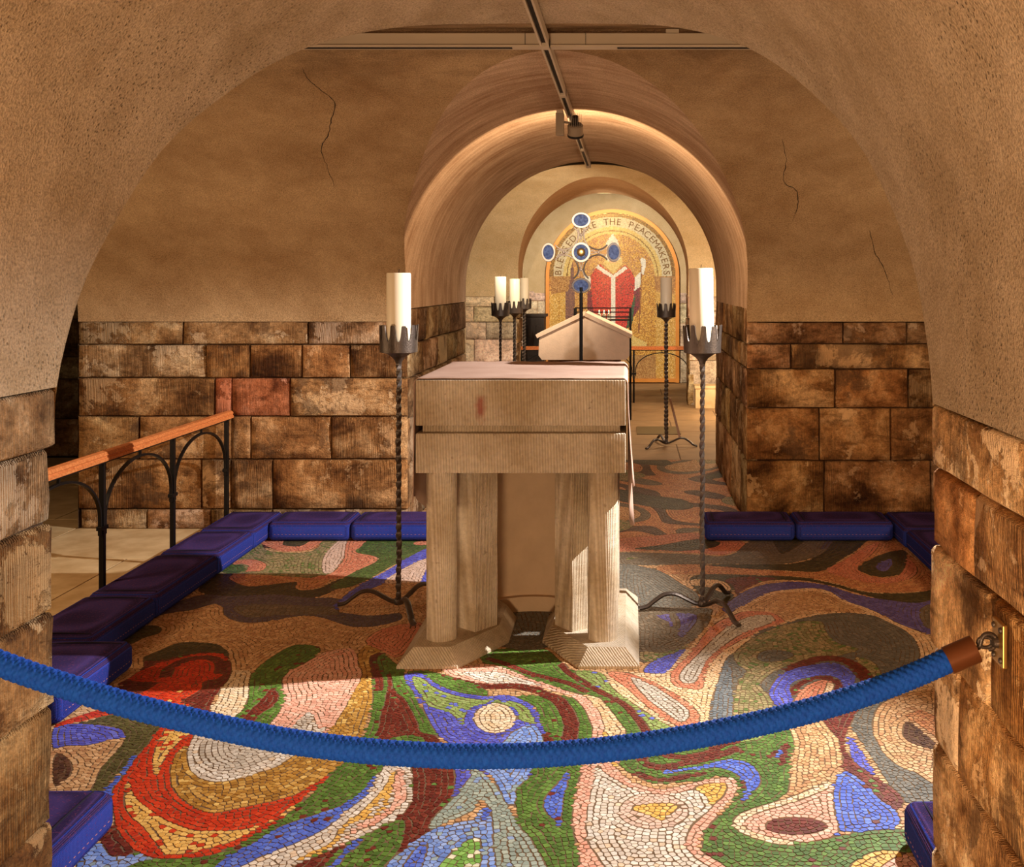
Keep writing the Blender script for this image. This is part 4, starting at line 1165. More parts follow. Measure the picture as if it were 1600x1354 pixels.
# concave niche wall closing the altar at the back, with its foot ring
def arc_wall(r0, r1, z0, z1, a0, a1, cy, n=30):
    mb = MB(); vs = []; fs = []
    for k in range(n+1):
        a = math.radians(a0+(a1-a0)*k/n)
        for r_ in (r0, r1):
            for z in (z0, z1): vs.append((r_*math.cos(a), cy+r_*math.sin(a), z))
    for k in range(n):
        b = 4*k
        fs += [(b, b+1, b+5, b+4), (b+2, b+6, b+7, b+3), (b+1, b+3, b+7, b+5), (b, b+4, b+6, b+2)]
    fs += [(0, 2, 3, 1), (4*n, 4*n+1, 4*n+3, 4*n+2)]
    return mb.add(vs, fs)
o = world_mat_obj(arc_wall(.265, .33, 0, Z_B, -5, 185, .02), 'niche_wall', M['altar_plain'], altar, off)
o.data.polygons.foreach_set('use_smooth', [True]*len(o.data.polygons)); o.data.set_sharp_from_angle(angle=.6)
o = world_mat_obj(arc_wall(.235, .27, 0, .062, 5, 175, .02), 'niche_ring', M['altar_plain'], altar, off)

# linen cloth over the altar top, hanging at both ends
mb = MB(); vs = []; fs = []
ny = 26
ys = [SF+.012+(SB+.012-SF-.012)*j/ny for j in range(ny+1)]
def hem(s, t):
    if s > 0: return (.455 if t < .12 else .34+.05*math.sin(t*9))*H
    return (.37+.05*math.sin(t*7+1))*H
prof_n = 0
for j, y in enumerate(ys):
    t = j/ny
    row = []
    for s in (-1, 1):
        side = []
        hz = hem(s, t)
        for k in range(11):
            z = hz+(Z_T-.012-hz)*k/10
            fl = (1-k/10)**1.5
            x = SW+.007+fl*(.012+.010*math.sin(t*15+s)+.004*math.sin(t*31))
            side.append((s*x, y+.006*fl*math.sin(t*22), z))
        side += [(s*(SW+.004), y, Z_T-.004), (s*(SW-.004), y, Z_T+.004)]
        row.append(side)
    top = [(-SW+.01+(2*SW-.02)*k/24, y, Z_T+.0045+.0016*noise.noise(Vector((k*.35, y*14, 3)))+(.004 if j >= ny-1 else 0)*(1+noise.noise(Vector((k*.5, 1, 1))))) for k in range(25)]
    line = row[0]+top+row[1][::-1]
    prof_n = len(line)
    vs += line
for j in range(ny):
    for i in range(prof_n-1):
        a = j*prof_n+i
        fs.append((a, a+1, a+prof_n+1, a+prof_n))
mb.add(vs, fs)
cl = mb.build('altar_cloth', M['cloth'], None, True, loc=(AX, AD, 0))
so = cl.modifiers.new('thick', 'SOLIDIFY'); so.thickness = .0022; so.offset = 1
tag(cl, 'thin off-white linen cloth laid over the altar top', 'cloth')

# ================================================================ CANDLES AND STANDS
def crown_mesh(r, z0, zb, zt, n=11):
    """flared iron band cut into a ring of upright prongs"""
    mb = MB()
    N = n*24; th = .0045; vs = []; fs = []
    def top(k):
        ph = k % 24
        if ph < 13:                      # rounded gap between two prongs
            e = abs(ph-6)/6.5
            return zb+(zt-zb)*(1-math.sqrt(1-e*e))
        return zt-(.004 if ph in (13, 23) else .001 if ph in (14, 22) else 0.0)
    for k in range(N):
        a = 2*PI*k/N; zt_ = top(k); jit = .0025*math.sin(k // 24*1.7)
        for rr_, off_ in ((r, 0), (r-th, 0)):
            for z in (z0, z0+(zb-z0)*.75, max(zt_, z0+(zb-z0)*.76)):
                e = (z-z0)/(zt-z0); q = rr_+.004*e*e+(.0035*(k // 24 % 3-1)*max(0, e-.5))
                vs.append((q*math.cos(a), q*math.sin(a), z+(jit if z > zb else 0)))
    for k in range(N):
        b, c = 6*k, 6*((k+1) % N)
        fs += [(b, c, c+1, b+1), (b+1, c+1, c+2, b+2), (b+3, b+4, c+4, c+3), (b+4, b+5, c+5, c+4), (b+2, c+2, c+5, b+5), (b, b+3, c+3, c)]
    return mb.add(vs, fs)
def candle_stand(loc, rot, label, group=None, s=1.0):
    t = empty('candle_stand', loc, label, 'candle stand', group)
    t.rotation_euler = (0, 0, rot)
    z0, zb, zt = .786*H, .820*H, .868*H
    crown_mesh(.0795, z0, zb, zt).build('crown', M['iron'], t, True, auto=40)
    MB().lathe([(.012, .748*H), (.015, .757*H), (.026, .768*H), (.050, .780*H), (.0790, z0-.001), (.0790, z0+.004), (.0, z0+.004)], 28).build('drip_pan', M['iron'], t, True, auto=40)
    # hand-forged twisted stem
    n = 130; pts = []; rr = []
    for i in range(n):
        f = i/(n-1)
        pts.append((.004*noise.noise(Vector((f*7, 1, loc[0]*9))), .004*noise.noise(Vector((f*7, 9, loc[0]*9))), .030+(.750*H-.030)*f))
        rr.append(.0185+.003*noise.noise(Vector((f*16, 4, loc[1]*5))))
    MB().tube(pts, .015, 4, True, .62, .34, rr).build('stem', M['iron'], t, True, auto=50)
    for k in range(3):
        a = 2*PI*k/3
        c_, s_ = math.cos(a), math.sin(a)
        prof = [(0, .030), (.03, .033), (.07, .052), (.115, .072), (.16, .070), (.20, .045), (.232, .020), (.256, .013), (.266, .012)]
        pr = catmull(prof, 5, False)
        MB().tube([(r_*c_, r_*s_, z) for r_, z in pr], .0135, 6, True, .66).build('foot', M['iron'], t, True, auto=50)
    MB().lathe([(.0, .018), (.018, .020), (.022, .030), (.018, .042), (.012, .048)], 14).build('collar', M['iron'], t, True)
    return t
def candle(loc, r, z0, z1, label, tilt=(0, 0), group=None):
    t = empty('pillar_candle', (loc[0], loc[1], z0), label, 'candle', group)
    t.rotation_euler = (tilt[0], tilt[1], 0)
    h = z1-z0
    MB().lathe([(r-.003, 0), (r, .003), (r, h-.004), (r-.003, h), (r*.6, h-.003), (0, h-.005)], 36).build('wax', M['wax'], t, True, auto=40)
    MB().tube([(0, 0, h-.006), (.001, 0, h+.008), (.003, .001, h+.016)], .0016, 6).build('wick', M['wick'], t)
G1 = 'iron candle stands flanking the altar'
def pan_z(): return .786*H+.005
stands = [((-.707*H, 4.578), math.radians(175), 'twisted iron candle stand just left of the altar', 1.027, 'white pillar candle in the stand left of the altar', (0, 0)),
          ((.2206*H, 4.55), math.radians(180), 'twisted iron candle stand just right of the altar', 1.041, 'white pillar candle lit from one side, right of the altar', (0, -.018))]
for (x, y), ro, lb, zt, cl_, tilt in stands:
    candle_stand((x, y, 0), ro, lb, G1)
    candle((x, y), .0515, pan_z(), zt*H, cl_, tilt, 'pillar candles flanking the altar')
G2 = 'iron candle stands in the far bay'
far_st = [((782-CX)/248*H, F*H/248, 'nearest of three iron candle stands grouped before the pale wall', 'tallest-looking of the three white candles before the pale wall', 1.032),
          ((804-CX)/228*H, F*H/228, 'middle one of three iron candle stands grouped before the pale wall', 'middle candle of the three before the pale wall', 1.02),
          ((819-CX)/197*H, F*H/197, 'iron candle stand beside the dark cabinet, behind two other stands', 'candle closest to the dark cabinet, behind two others', 1.03),
          ((1041-CX)/257*H, F*H/257, 'iron candle stand in front of the mosaic, right of the gabled stone', 'greyish white candle against the gold mosaic', 1.027)]
for i, (x, y, lb, cl_, zt) in enumerate(far_st):
    candle_stand((x, y, 0), .4+i*.5, lb, G2)
    candle((x, y), .050, pan_z(), zt*H, cl_, (0, 0), 'pillar candles in the far bay')

# ================================================================ KNEELERS
def cushion(x0, x1, y0, y1, label, h=.105, rz=0.0):
    cx, cy = (x0+x1)/2, (y0+y1)/2
    t = empty('kneeler_cushion', (cx, cy, 0.0), label, 'cushion', 'blue kneeler cushions around the mosaic')
    t.rotation_euler = (0, 0, rz)
    w, d = x1-x0-.006, y1-y0-.006
    bm = bmesh.new(); bmesh.ops.create_cube(bm, size=1)
    for q in bm.verts: q.co = Vector((q.co.x*w, q.co.y*d, q.co.z*h))
    bmesh.ops.bevel(bm, geom=bm.edges[:], offset=.026, segments=4, affect='EDGES', profile=.5)
    bmesh.ops.subdivide_edges(bm, edges=[e for e in bm.edges if e.calc_length() > .09], cuts=5, use_grid_fill=True)
    sd = random.random()*40
    for q in bm.verts:
        c = q.co
        e = max(0, 1-(abs(c.x)/(w/2))**4)*max(0, 1-(abs(c.y)/(d/2))**4)
        if c.z > 0: c.z += .005*e+.0012*noise.noise(Vector((c.x*6+sd, c.y*6, 0)))
        k = max(0, 1-(abs(c.z)/(h/2))**2)*.004
        c.x += math.copysign(k, c.x)*(abs(c.x) > w*.45); c.y += math.copysign(k, c.y)*(abs(c.y) > d*.45)
        c.z += h/2+.001
    for f in bm.faces:
        f.smooth = True
        f.material_index = 0 if f.normal.z > .6 else 1
    me = bpy.data.meshes.new('cover'); bm.normal_update()
    for f in bm.faces: f.material_index = 0 if f.normal.z > .55 else 1
    bm.to_mesh(me); bm.free()
    me.materials.append(M['cush_top']); me.materials.append(M['cush_side'])
    link(bpy.data.objects.new('cover', me), t)
    # row of stitches round the side seam and along the top edge
    for nm, z, ox in (('stitching', .040, .0028), ):
        mb = MB()
        def dash(a, b):
            a, b = Vector(a), Vector(b); L = (b-a).length; n = int(L/.020)
            for i in range(n):
                p = a+(b-a)*((i+.2)/n); q_ = a+(b-a)*((i+.6)/n)
                mb.tube([p, q_], .0011, 4)
        hx, hy = w/2+ox, d/2+ox
        dash((-hx+.03, -hy, z), (hx-.03, -hy, z)); dash((hx, -hy+.03, z), (hx, hy-.03, z))
        dash((-hx, -hy+.03, z), (-hx, hy-.03, z)); dash((-hx+.03, hy, z), (hx-.03, hy, z))
        tag(mb.build(nm, M['stitch'], t), kind='stuff')
    mb = MB()
    hx, hy = w/2-.012, d/2-.012; z = h-.006
    ring = []
    for (cx_, cy_, a0) in ((hx-.02, hy-.02, 0), (-hx+.02, hy-.02, 90), (-hx+.02, -hy+.02, 180), (hx-.02, -hy+.02, 270)):
        for k in range(5):
            a = math.radians(a0+k*22.5); ring.append((cx_+.02*math.cos(a), cy_+.02*math.sin(a), z+.002))
    ring.append(ring[0])
    mb.tube(ring, .0035, 6, False).build('piping', M['cush_side'], t, True)
    for e in (-1, 1):
        if d > w: q2 = [(-w/2+.02+(w-.04)*k/8, e*(d/2-.045), h+.001+.0045*math.sin(PI*k/8)) for k in range(9)]
        else: q2 = [(e*(w/2-.045), -d/2+.02+(d-.04)*k/8, h+.001+.0045*math.sin(PI*k/8)) for k in range(9)]
        MB().tube(q2, .003, 6).build('seam', M['cush_seam'], t, True)
    return t
xi, xo = -1.395*H, -1.608*H
cushion(xo, xi, 5.56, D2-.02, 'blue cushion in the corner between handrail end and back wall')
cushion(xo, xi, 5.088, 5.555, 'blue cushion in bright light, second from the back wall along the handrail')
cushion(xo, xi, 4.42, 5.083, 'long dark cushion along the handrail, at the start of the altar shadow')
cushion(xo, xi, 3.875, 4.415, 'dark cushion along the handrail in full altar shadow')
cushion(-1.495*H, -1.28*H, 3.36, 3.868, 'cushion half in shadow and half lit, set forward of the handrail row')
cushion(-1.30*H, -.938*H, 2.365, 2.735, 'cushion in the front corner beside the sandstone pier and the red mosaic')
cushion(-1.393*H, -1.078*H, 5.755, D2-.02, 'dark cushion on the back wall, nearest the handrail corner')
cushion(-1.076*H, -.72*H, 5.755, D2-.02, 'dark cushion on the back wall behind the candle stand left of the altar')
cushion(.29*H, .638*H, 5.755, D2-.02, 'dark cushion by the passage corner, behind the candle stand right of the altar')
cushion(.642*H, 1.018*H, 5.755, D2-.02, 'dark cushion on the back wall, between passage corner and corner cushion')
cushion(1.025*H, 1.29*H, 5.60, D2-.02, 'dark corner cushion where the back row meets the right row')
cushion(1.03*H, 1.29*H, 5.09, 5.595, 'dark cushion of the right row, next to the corner cushion')
cushion(1.03*H, 1.29*H, 4.58, 5.085, 'dark cushion of the right row, mostly behind the rope pier')
cushion(.487*H, .85*H, 2.365, 2.68, 'blue cushion in the front corner beside the pier with the brass plate')

# ================================================================ HANDRAILS
def handrail(label, A, B, n, z, posts_end=(True, True)):
    """posts from A to B with wooden rail and an iron arch in every bay; local x runs along the rail"""
    A, B = Vector(A), Vector(B); L = (B-A).length
    t = empty('handrail', A, label, 'railing')
    t.rotation_euler = (0, 0, math.atan2(B.y-A.y, B.x-A.x))
    mb = MB()
    prof = [(-.026, .0), (-.026, .012), (-.021, .016), (-.021, .021), (-.026, .025), (-.018, .038), (0, .042), (.018, .038), (.026, .025), (.021, .021), (.021, .016), (.026, .012), (.026, .0)]
    m = len(prof)
    vs = [(x, a, z+b-.02) for x in (-.06, L+.04) for a, b in prof]
    fs = [(i, (i+1) % m, m+(i+1) % m, m+i) for i in range(m)]+[tuple(range(m))[::-1], tuple(range(m, 2*m))]
    mb.add(vs, [f[::-1] for f in fs]).build('rail', M['wood'], t)
    MB().box((L/2, 0, z-.025), (L+.04, .030, .009), .001).build('rail_bar', M['black'], t)
    for i in range(n+1):
        x = L*i/n
        MB().box((x, 0, (z-.03)/2), (.022, .022, z-.03), .002).build('post', M['black'], t)
    sp = L/n
    for i in range(n):
        x0, x1 = L*i/n+.020, L*(i+1)/n-.020
        c, r_ = (x0+x1)/2, (x1-x0)/2
        zb, za = .225*H*z/.652, z-.055
        pts = [(c-r_*math.cos(PI*k/28), 0, zb+.07+(za-zb-.07)*math.sin(PI*k/28)) for k in range(29)]
        pts = [(x0, 0, zb)]+pts+[(x1, 0, zb)]
        MB().tube(pts, .010, 4, True, .75).build('arch', M['black'], t)
        MB().box((c, 0, z-.042), (.010, .010, .028)).build('spacer', M['black'], t)
        for x, sg in ((x0, -1), (x1, 1)):
            MB().box((x+sg*.006, 0, zb+.03), (.030, .026, .018), .002).build('collar', M['black'], t)
    return t
handrail('wooden handrail on black iron arches along the left row of cushions', (-1.617*H, 3.882, 0), (-1.617*H, 6.0, 0), 3, .466*H)
handrail('wooden handrail on iron arches across the far arch below the mosaic', ((815-CX)*12.37/F, 12.37, 0), ((1078-CX)*12.37/F, 12.37, 0), 3, .452*H)

# ================================================================ ROPE
RD = F*XR/(1578-CX)          # depth of the wall plate
rope_px = [(-118, 985), (-60, 1011), (0, 1036), (80, 1064), (200, 1101), (310, 1128), (425, 1153), (520, 1167), (600, 1175), (700, 1180.5), (770, 1181), (850, 1178.5), (950, 1170), (1050, 1156), (1180, 1131), (1300, 1100), (1400, 1066), (1484, 1030)]
rp = catmull([W(u, v, RD) for u, v in rope_px], 60, False)
seg = np.linalg.norm(np.diff(rp, axis=0), axis=1); arc = np.concatenate([[0], np.cumsum(seg)])
n_r = 1500; sa = np.linspace(0, arc[-1], n_r)
rp = np.stack([np.interp(sa, arc, rp[:, k]) for k in range(3)], 1)
R0, NS = .0196, 32
tg = np.gradient(rp, axis=0); tg /= np.linalg.norm(tg, axis=1)[:, None]
up = np.array([0, 1.0, 0]); bn = np.cross(tg, up); bn /= np.linalg.norm(bn, axis=1)[:, None]; nn = np.cross(bn, tg)
th = 2*PI*np.arange(NS)/NS
A2 = th[None, :]/(2*PI)*8; Z2 = sa[:, None]/.0135
p_, q_ = (A2+Z2)/1.0, (A2-Z2)/1.0
fp, fq = p_-np.floor(p_)-.5, q_-np.floor(q_)-.5
bmp = (np.cos(fp*PI)*np.cos(fq*PI))**.6
par = ((np.floor(p_)+np.floor(q_)) % 2)
rad = R0*(.90+.20*bmp+.05*par*np.cos(fp*PI))
vv = rp[:, None, :]+rad[..., None]*(np.cos(th)[None, :, None]*bn[:, None, :]+np.sin(th)[None, :, None]*nn[:, None, :])
ft = []
for i in range(n_r-1):
    b = i*NS
    for k in range(NS):
        k2 = (k+1) % NS
        ft.append((b+k, b+k2, b+NS+k2, b+NS+k))
rope = empty('barrier_rope', tuple(rp[n_r//2]), 'sagging blue braided barrier rope across the front arch', 'rope')
vv = vv.reshape(-1, 3)-np.array(rope.location)
mesh_obj('braid', vv, ft, M['rope'], rope, True)
L0 = Vector(rope.location)
def ferrule(a, b):
    MB().tube([Vector(a)-L0, Vector(b)-L0], .0238, 20).build('ferrule', M['copper'], rope, True, auto=40)
fe0, fe1 = W(1480, 1032, RD), W(1524, 1013, RD)
ferrule(fe0, fe1)
ferrule(W(-118, 985, RD), W(-128, 980, RD))
hk = [(1518, 1016), (1530, 1010), (1533, 1000), (1538, 992), (1546, 990), (1554, 994), (1556, 1003), (1551, 1012), (1545, 1014)]
MB().tube([W(u, v, RD)-L0 for u, v in catmull(hk, 5, False)], .0042, 8).build('hook', M['iron'], rope, True)
plate = empty('wall_plate', (XR-.012, RD, W(1578, 1003, RD).z), 'small brass plate with ring screwed to the front pier', 'wall plate')
MB().box((-.006, 0, 0), (.008, .055, .075), .002).build('backplate', M['brass'], plate)
for dy in (-.017, .017):
    for dz in (-.026, .026):
        MB().lathe([(.0055, 0), (.004, .003), (0, .004)], 10).build('screw', M['iron'], plate, loc=(-.0105, dy, dz)).rotation_euler = (0, -PI/2, 0)
MB().lathe([(.010, 0), (.009, .008), (.004, .012)], 14).build('boss', M['iron'], plate, loc=(-.010, 0, 0)).rotation_euler = (0, -PI/2, 0)
ring = [(-.018-.013-.013*math.cos(2*PI*k/20), 0, .009*math.sin(2*PI*k/20)) for k in range(21)]
MB().tube(ring, .0032, 8, False).build('ring', M['iron'], plate, True)

# ================================================================ LIGHTING TRACKS
def track(label, x, y0, y1, z):
    t = empty('lighting_track', (x, y0, z), label, 'lighting track')
    L = y1-y0
    for sx_ in (-1, 1):
        MB().box((sx_*.013, L/2, 0), (.008, L, .036), .0).build('side_profile', M['white_metal'], t)
    MB().box((0, L/2, .004), (.020, L, .020)).build('slot', M['slot'], t)
    k = 0; y = .55
    while y < L:
        MB().box((0, y, -.002), (.034, .06, .036)).build('coupler', M['white_metal'], t); y += 1.05
    return t
ztr = H+.638*H
track('white lighting track with dark slot running along the vault crown', -.355*.638*H, .3, D3+.05, ztr)
tb = empty('cable_trunking', (XC, MID, H+.655*H), 'white cable trunking crossing the vault from side to side', 'trunking')
MB().box((0, .0, .004), (6.2, .044, .046), .003).build('trunk', M['white_metal'], tb)
MB().box((0, -.008, -.024), (6.2, .060, .006), .0).build('lip', M['white_metal'], tb)
MB().box((-1.3, -.012, -.0285), (2.3, .018, .003)).build('slot', M['slot'], tb)
MB().box((1.45, -.012, -.0285), (2.4, .018, .003)).build('slot', M['slot'], tb)
for x in (-.795, .46, -2.2, 1.9):
    MB().box((x, 0, .034), (.05, .03, .022), .002).build('bracket', M['white_metal'], tb)
for x in (-.10, .13):
    MB().box((x, -.0235, .004), (.002, .003, .046)).build('joint', M['slot'], tb)
def spotlight(loc, rot, label, aim):
    t = empty('track_spotlight', loc, label, 'spotlight'); t.rotation_euler = (0, 0, rot)
    MB().box((-.058, 0, -.062), (.042, .05, .115), .003).build('driver_box', M['grey_metal'], t)
    MB().box((-.058, 0, .002), (.034, .06, .016), .002).build('track_adapter', M['white_metal'], t)
    MB().tube([(-.038, 0, -.05), (-.005, 0, -.055)], .006, 8).build('arm', M['grey_metal'], t)
    hd = empty('h', (0, 0, 0)); bpy.data.objects.remove(hd)
    q = Vector(aim).to_track_quat('Z', 'Y').to_matrix()
    c = Vector((.022, 0, -.075))
    mb = MB().lathe([(.034, -.015), (.041, -.008), (.041, .045), (.036, .050), (.033, .040), (0, .030)], 28)
    mb.v = [tuple(q @ Vector(v)+c) for v in mb.v]; mb.build('lamp_head', M['grey_metal'], t, True, auto=40)
    mb = MB().lathe([(.0425, .040), (.0425, .052), (.037, .052)], 28); mb.v = [tuple(q @ Vector(v)+c) for v in mb.v]; mb.build('rim', M['slot'], t, True, auto=40)
    for k in range(7):
        x = -.030+.010*k; w = 2*math.sqrt(max(.0001, .036**2-x*x))
        mb = MB().box((x, 0, -.038), (.0022, w, .048)); mb.v = [tuple(q @ Vector(v)+c) for v in mb.v]
        mb.build('cooling_fin', M['grey_metal'], t)
    mb = MB().lathe([(.016, -.06), (.016, -.012)], 14); mb.v = [tuple(q @ Vector(v)+c) for v in mb.v]; mb.build('core', M['slot'], t)
    return t
sp_d = .638*H*F/(440-172)
spotlight((-.355*.638*H+.012, sp_d, ztr-.012), 0, 'grey finned spotlight hanging from the track under the passage vault', (-.02, .55, -.9))

# ================================================================ FAR BAY
# processional cross on a pole
CD = 7.5; cs = CD/F
cpos = W(908, 394, CD)
cross = empty('standing_cross', (cpos.x, CD, 0), 'tall openwork silver cross with blue enamel discs on a black pole', 'cross')
zc = cpos.z
MB().tube([(0, 0, 0.02), (0, 0, zc-.245)], .0125, 14).build('pole', M['black'], cross, True, auto=40)
MB().lathe([(.16, 0), (.16, .012), (.05, .022), (.02, .05), (0, .05)], 24).build('base', M['black'], cross, True, auto=30)
def disc_part(dx, dz, rx, rz, nm, dark=False):
    n = 36; mb = MB(); vs = []; fs = []
    pr = [(1.0, -.010), (1.04, 0), (1.0, .010), (.80, .010), (.78, .004), (.78, -.004), (.80, -.010)]
    m = len(pr)
    for k in range(n):
        a = 2*PI*k/n
        for r_, y in pr: vs.append((dx+rx*r_*math.cos(a), y, zc+dz+rz*r_*math.sin(a)))
    for k in range(n):
        for i in range(m):
            i2 = (i+1) % m; b, c = k*m, ((k+1) % n)*m
            fs.append((b+i, c+i, c+i2, b+i2))
    o = mb.add(vs, fs).build(nm, M['silver'] if not dark else M['iron'], cross, True, auto=40)  # darker metal stands in for shade on the silver rim
    mb = MB(); vs = []; fs = []
    for y in (-.005, .005):
        vs += [(dx+rx*.80*math.cos(2*PI*k/n), y, zc+dz+rz*.80*math.sin(2*PI*k/n)) for k in range(n)]
    fs = [tuple(range(n)), tuple(range(2*n-1, n-1, -1))]
    mb.add(vs, fs).build('enamel', M['enamel'], o)
    return o
u_ = cs
cen = disc_part(0, 0, 14.5*u_, 15.5*u_, 'centre_disc')
MB().lathe([(.0, -.0), (.030, .0), (.026, .008), (.012, .012), (0, .012)], 20).build('boss', M['brass'], cen, True, loc=(0, -.006, zc)).rotation_euler = (PI/2, 0, 0)
for a in (45, 135, 225, 315):
    ar = math.radians(a)
    MB().tube([(.03*math.cos(ar), -.008, zc+.03*math.sin(ar)), (.054*math.cos(ar), -.008, zc+.054*math.sin(ar))], .002, 6).build('spoke', M['silver'], cen)
disc_part(0, 50*u_, 14.5*u_, 12*u_, 'top_disc'); disc_part(-51*u_, 0, 10.5*u_, 14.5*u_, 'arm_disc')
disc_part(51*u_, 0, 10.5*u_, 14.5*u_, 'arm_disc', True); disc_part(0, -52*u_, 14.5*u_, 11.5*u_, 'bottom_disc', True)  # right and bottom rims toned down as the shaded side
for ang, ln in ((0, 40), (90, 38), (180, 40), (270, 40)):
    ar = math.radians(ang); ux, uz = math.cos(ar), math.sin(ar)
    def Pn(a, b): return ((a*ux-b*uz)*u_, 0, zc+(a*uz+b*ux)*u_)
    for s in (-1, 1):
        pts = catmull([(12, s*10), (18, s*6), (27, s*4.2), (34, s*6), (ln+1, s*11.5)], 6, False)
        MB().tube([Pn(a, b) for a, b in pts], .0062, 6).build('scroll_arm', M['silver'] if ang in (90, 180) else M['iron'], cross, True)  # right and lower arms in darker metal as painted shade
        pts = catmull([(14, s*3), (22, s*1.0), (27, -s*1.0), (33, -s*3.6), (38, -s*4.5)], 6, False)
        MB().tube([Pn(a, b) for a, b in pts], .0042, 6).build('scroll_wire', M['silver'], cross, True)
    p = Pn(27, 0)
    MB().lathe([(0, -.014), (.014, 0), (0, .014)], 10).build('stud', M['silver'], cross, True, loc=p)

# gabled stone shrine
GD = F*H/240; gs = GD/F
gx_ = (912.5-CX)*gs
shrine = empty('gabled_stone', (gx_, GD, 0), 'gabled sandstone block behind the cross with its shadow on it', 'stone shrine')
hw = 71*gs; zp, zs_, zb_ = H-54*gs, H-86*gs, H-122*gs
pf = [(-hw+.03, zb_), (-hw, zb_+.04), (-hw+.005, zs_-.02), (-hw+.02, zs_), (-.03, zp-.012), (0, zp), (.03, zp-.012), (hw-.02, zs_), (hw, zs_-.02), (hw, zb_+.04), (hw-.03, zb_)]
n = len(pf)
vs = [(x, 0, z) for x, z in pf]+[(x, .62, z) for x, z in pf]
fs = [tuple(range(n)), tuple(range(2*n-1, n-1, -1))]+[(i, n+i, n+(i+1) % n, (i+1) % n) for i in range(n)]
o = MB().add(vs, fs).build('gable', M['shrine'], shrine); o.color = (1, 1, 1, 1)
for s in (-1, 1):
    a, b = Vector((0, -.015, zp+.004)), Vector((s*(hw+.012), -.015, zs_-.012))
    d = (b-a).normalized(); nn_ = Vector((-d.z*s, 0, d.x*s))
    mb = MB(); q = [a, b, b+nn_*.035, a+nn_*.035]
    vs = [tuple(p) for p in q]+[tuple(p+Vector((0, .65, 0))) for p in q]
    mb.add(vs, [(0,1,2,3),(7,6,5,4),(0,4,5,1),(1,5,6,2),(2,6,7,3),(3,7,4,0)]).build('coping', M['shrine'], shrine)
MB().box((0, .33, zb_/2), (2*hw-.16, .5, zb_), .01).build('pedestal', M['stone_plain'], shrine).color = (.9, .8, .7, 1)

# votive stand with small flames
VD = F*H/216; vs_ = VD/F
vx0, vx1 = (898-CX)*vs_, (985-CX)*vs_
vot = empty('votive_stand', ((vx0+vx1)/2, VD, 0), 'black iron votive candle stand behind the gabled stone', 'votive stand')
hw2 = (vx1-vx0)/2
for s in (-1, 1):
    for yy in (0, .22):
        MB().box((s*hw2, yy, (H-41*vs_)/2), (.022, .022, H-41*vs_), .002).build('post', M['black'], vot)
for z in (481, 487.5, 495):
    MB().box((0, 0, H-(z-CY)*vs_), (2*hw2, .014, .012)).build('crossbar', M['black'], vot)
MB().box((0, .11, H-(500-CY)*vs_), (2*hw2, .22, .012)).build('tray', M['black'], vot)
for i, u in enumerate((936, 943.5, 951)):
    x = (u-CX)*vs_; zt_ = H-(500-CY)*vs_+.0075
    c_ = empty('tea_light', (x, VD+.07, zt_), ['small lit votive candle on the iron stand, end of the row', 'small lit votive candle on the iron stand, middle of the row', 'small lit votive candle on the iron stand, other end of the row'][i], 'candle', 'lit votive candles')
    MB().lathe([(.019, 0), (.019, .055), (.0, .052)], 14).build('wax', M['wax'], c_, True, auto=40)
    MB().lathe([(.0, .056), (.007, .066), (.006, .078), (.0, .096)], 10).build('flame', M['flame'], c_, True)

# dark cabinet behind the rail
KD_ = F*H/177; ks = KD_/F
kx0, kx1 = (818-CX)*ks, (852-CX)*ks; kz = H-(491-CY)*ks
cab = empty('oak_cabinet', ((kx0+kx1)/2, KD_, 0), 'tall dark carved oak cabinet behind the rail, left of the mosaic', 'cabinet')
kw = kx1-kx0
MB().box((0, .15, kz/2), (kw-.03, .30, kz-.03)).build('body', M['darkwood'], cab)
MB().box((0, .15, kz-.015), (kw+.02, .34, .035), .006).build('cornice', M['darkwood'], cab)
dr = MB().box((0, -.008, kz*.5), (kw-.07, .016, kz*.86)).build('door', M['darkwood'], cab)
for sx_ in (-1, 1):
    for z0, z1 in ((.10, .50), (.54, .90)):
        MB().box((sx_*(kw/4-.016), -.020, kz*(z0+z1)/2), (kw/2-.075, .012, kz*(z1-z0)*.82), .004).build('carved_panel', M['darkwood'], dr)
MB().box((0, .15, .03), (kw, .32, .06), .005).build('skirting', M['darkwood'], cab)

# flat floor plate and cord near the far candle stand
p0, p1 = FL(995, 679), FL(1060, 667)
fpx = MB().box((0, 0, .004), (p1[0]-p0[0], p1[1]-p0[1], .008), .002).build('floor_plate', M['olive'] if 'olive' in M else plain('bronze_plate', (116, 98, 66), .5, .2), loc=((p0[0]+p1[0])/2, (p0[1]+p1[1])/2, 0))
tag(fpx, 'flat greenish bronze plate let into the floor of the far bay', 'floor plate')
ca_, cb_ = W(1047, 622, F*H/250), Vector((*FL(1062, 684), .008))
cd = MB(); 
for ph in (0, PI):
    pts = []
    for i in range(90):
        f = i/89; p = Vector(ca_).lerp(cb_, f); a = f*70+ph
        pts.append(p+Vector((math.cos(a)*.006, math.sin(a)*.006, 0))-cb_)
    cd.tube(pts, .0062, 6)
tag(cd.build('twisted_cord', M['cloth'], None, True, loc=cb_), 'pale twisted cord hanging down to the floor beside the far candle stand', 'cord')
# low stone ledge on the right of the far bay
lx0, lx1 = (1085-CX)*(D4-.1)/F, (1175-CX)*(D4-.1)/F
lg = empty('stone_ledge', ((lx0+lx1)/2, D4-.24, 0), 'low pale stone ledge at the foot of the far wall, right side', 'ledge')
MB().box((0, .06, .11), (lx1-lx0, .24, .22), .006).build('riser', M['flag'], lg)
MB().box((0, .055, .235), (lx1-lx0+.02, .26, .03), .006).build('top_slab', M['flag'], lg)

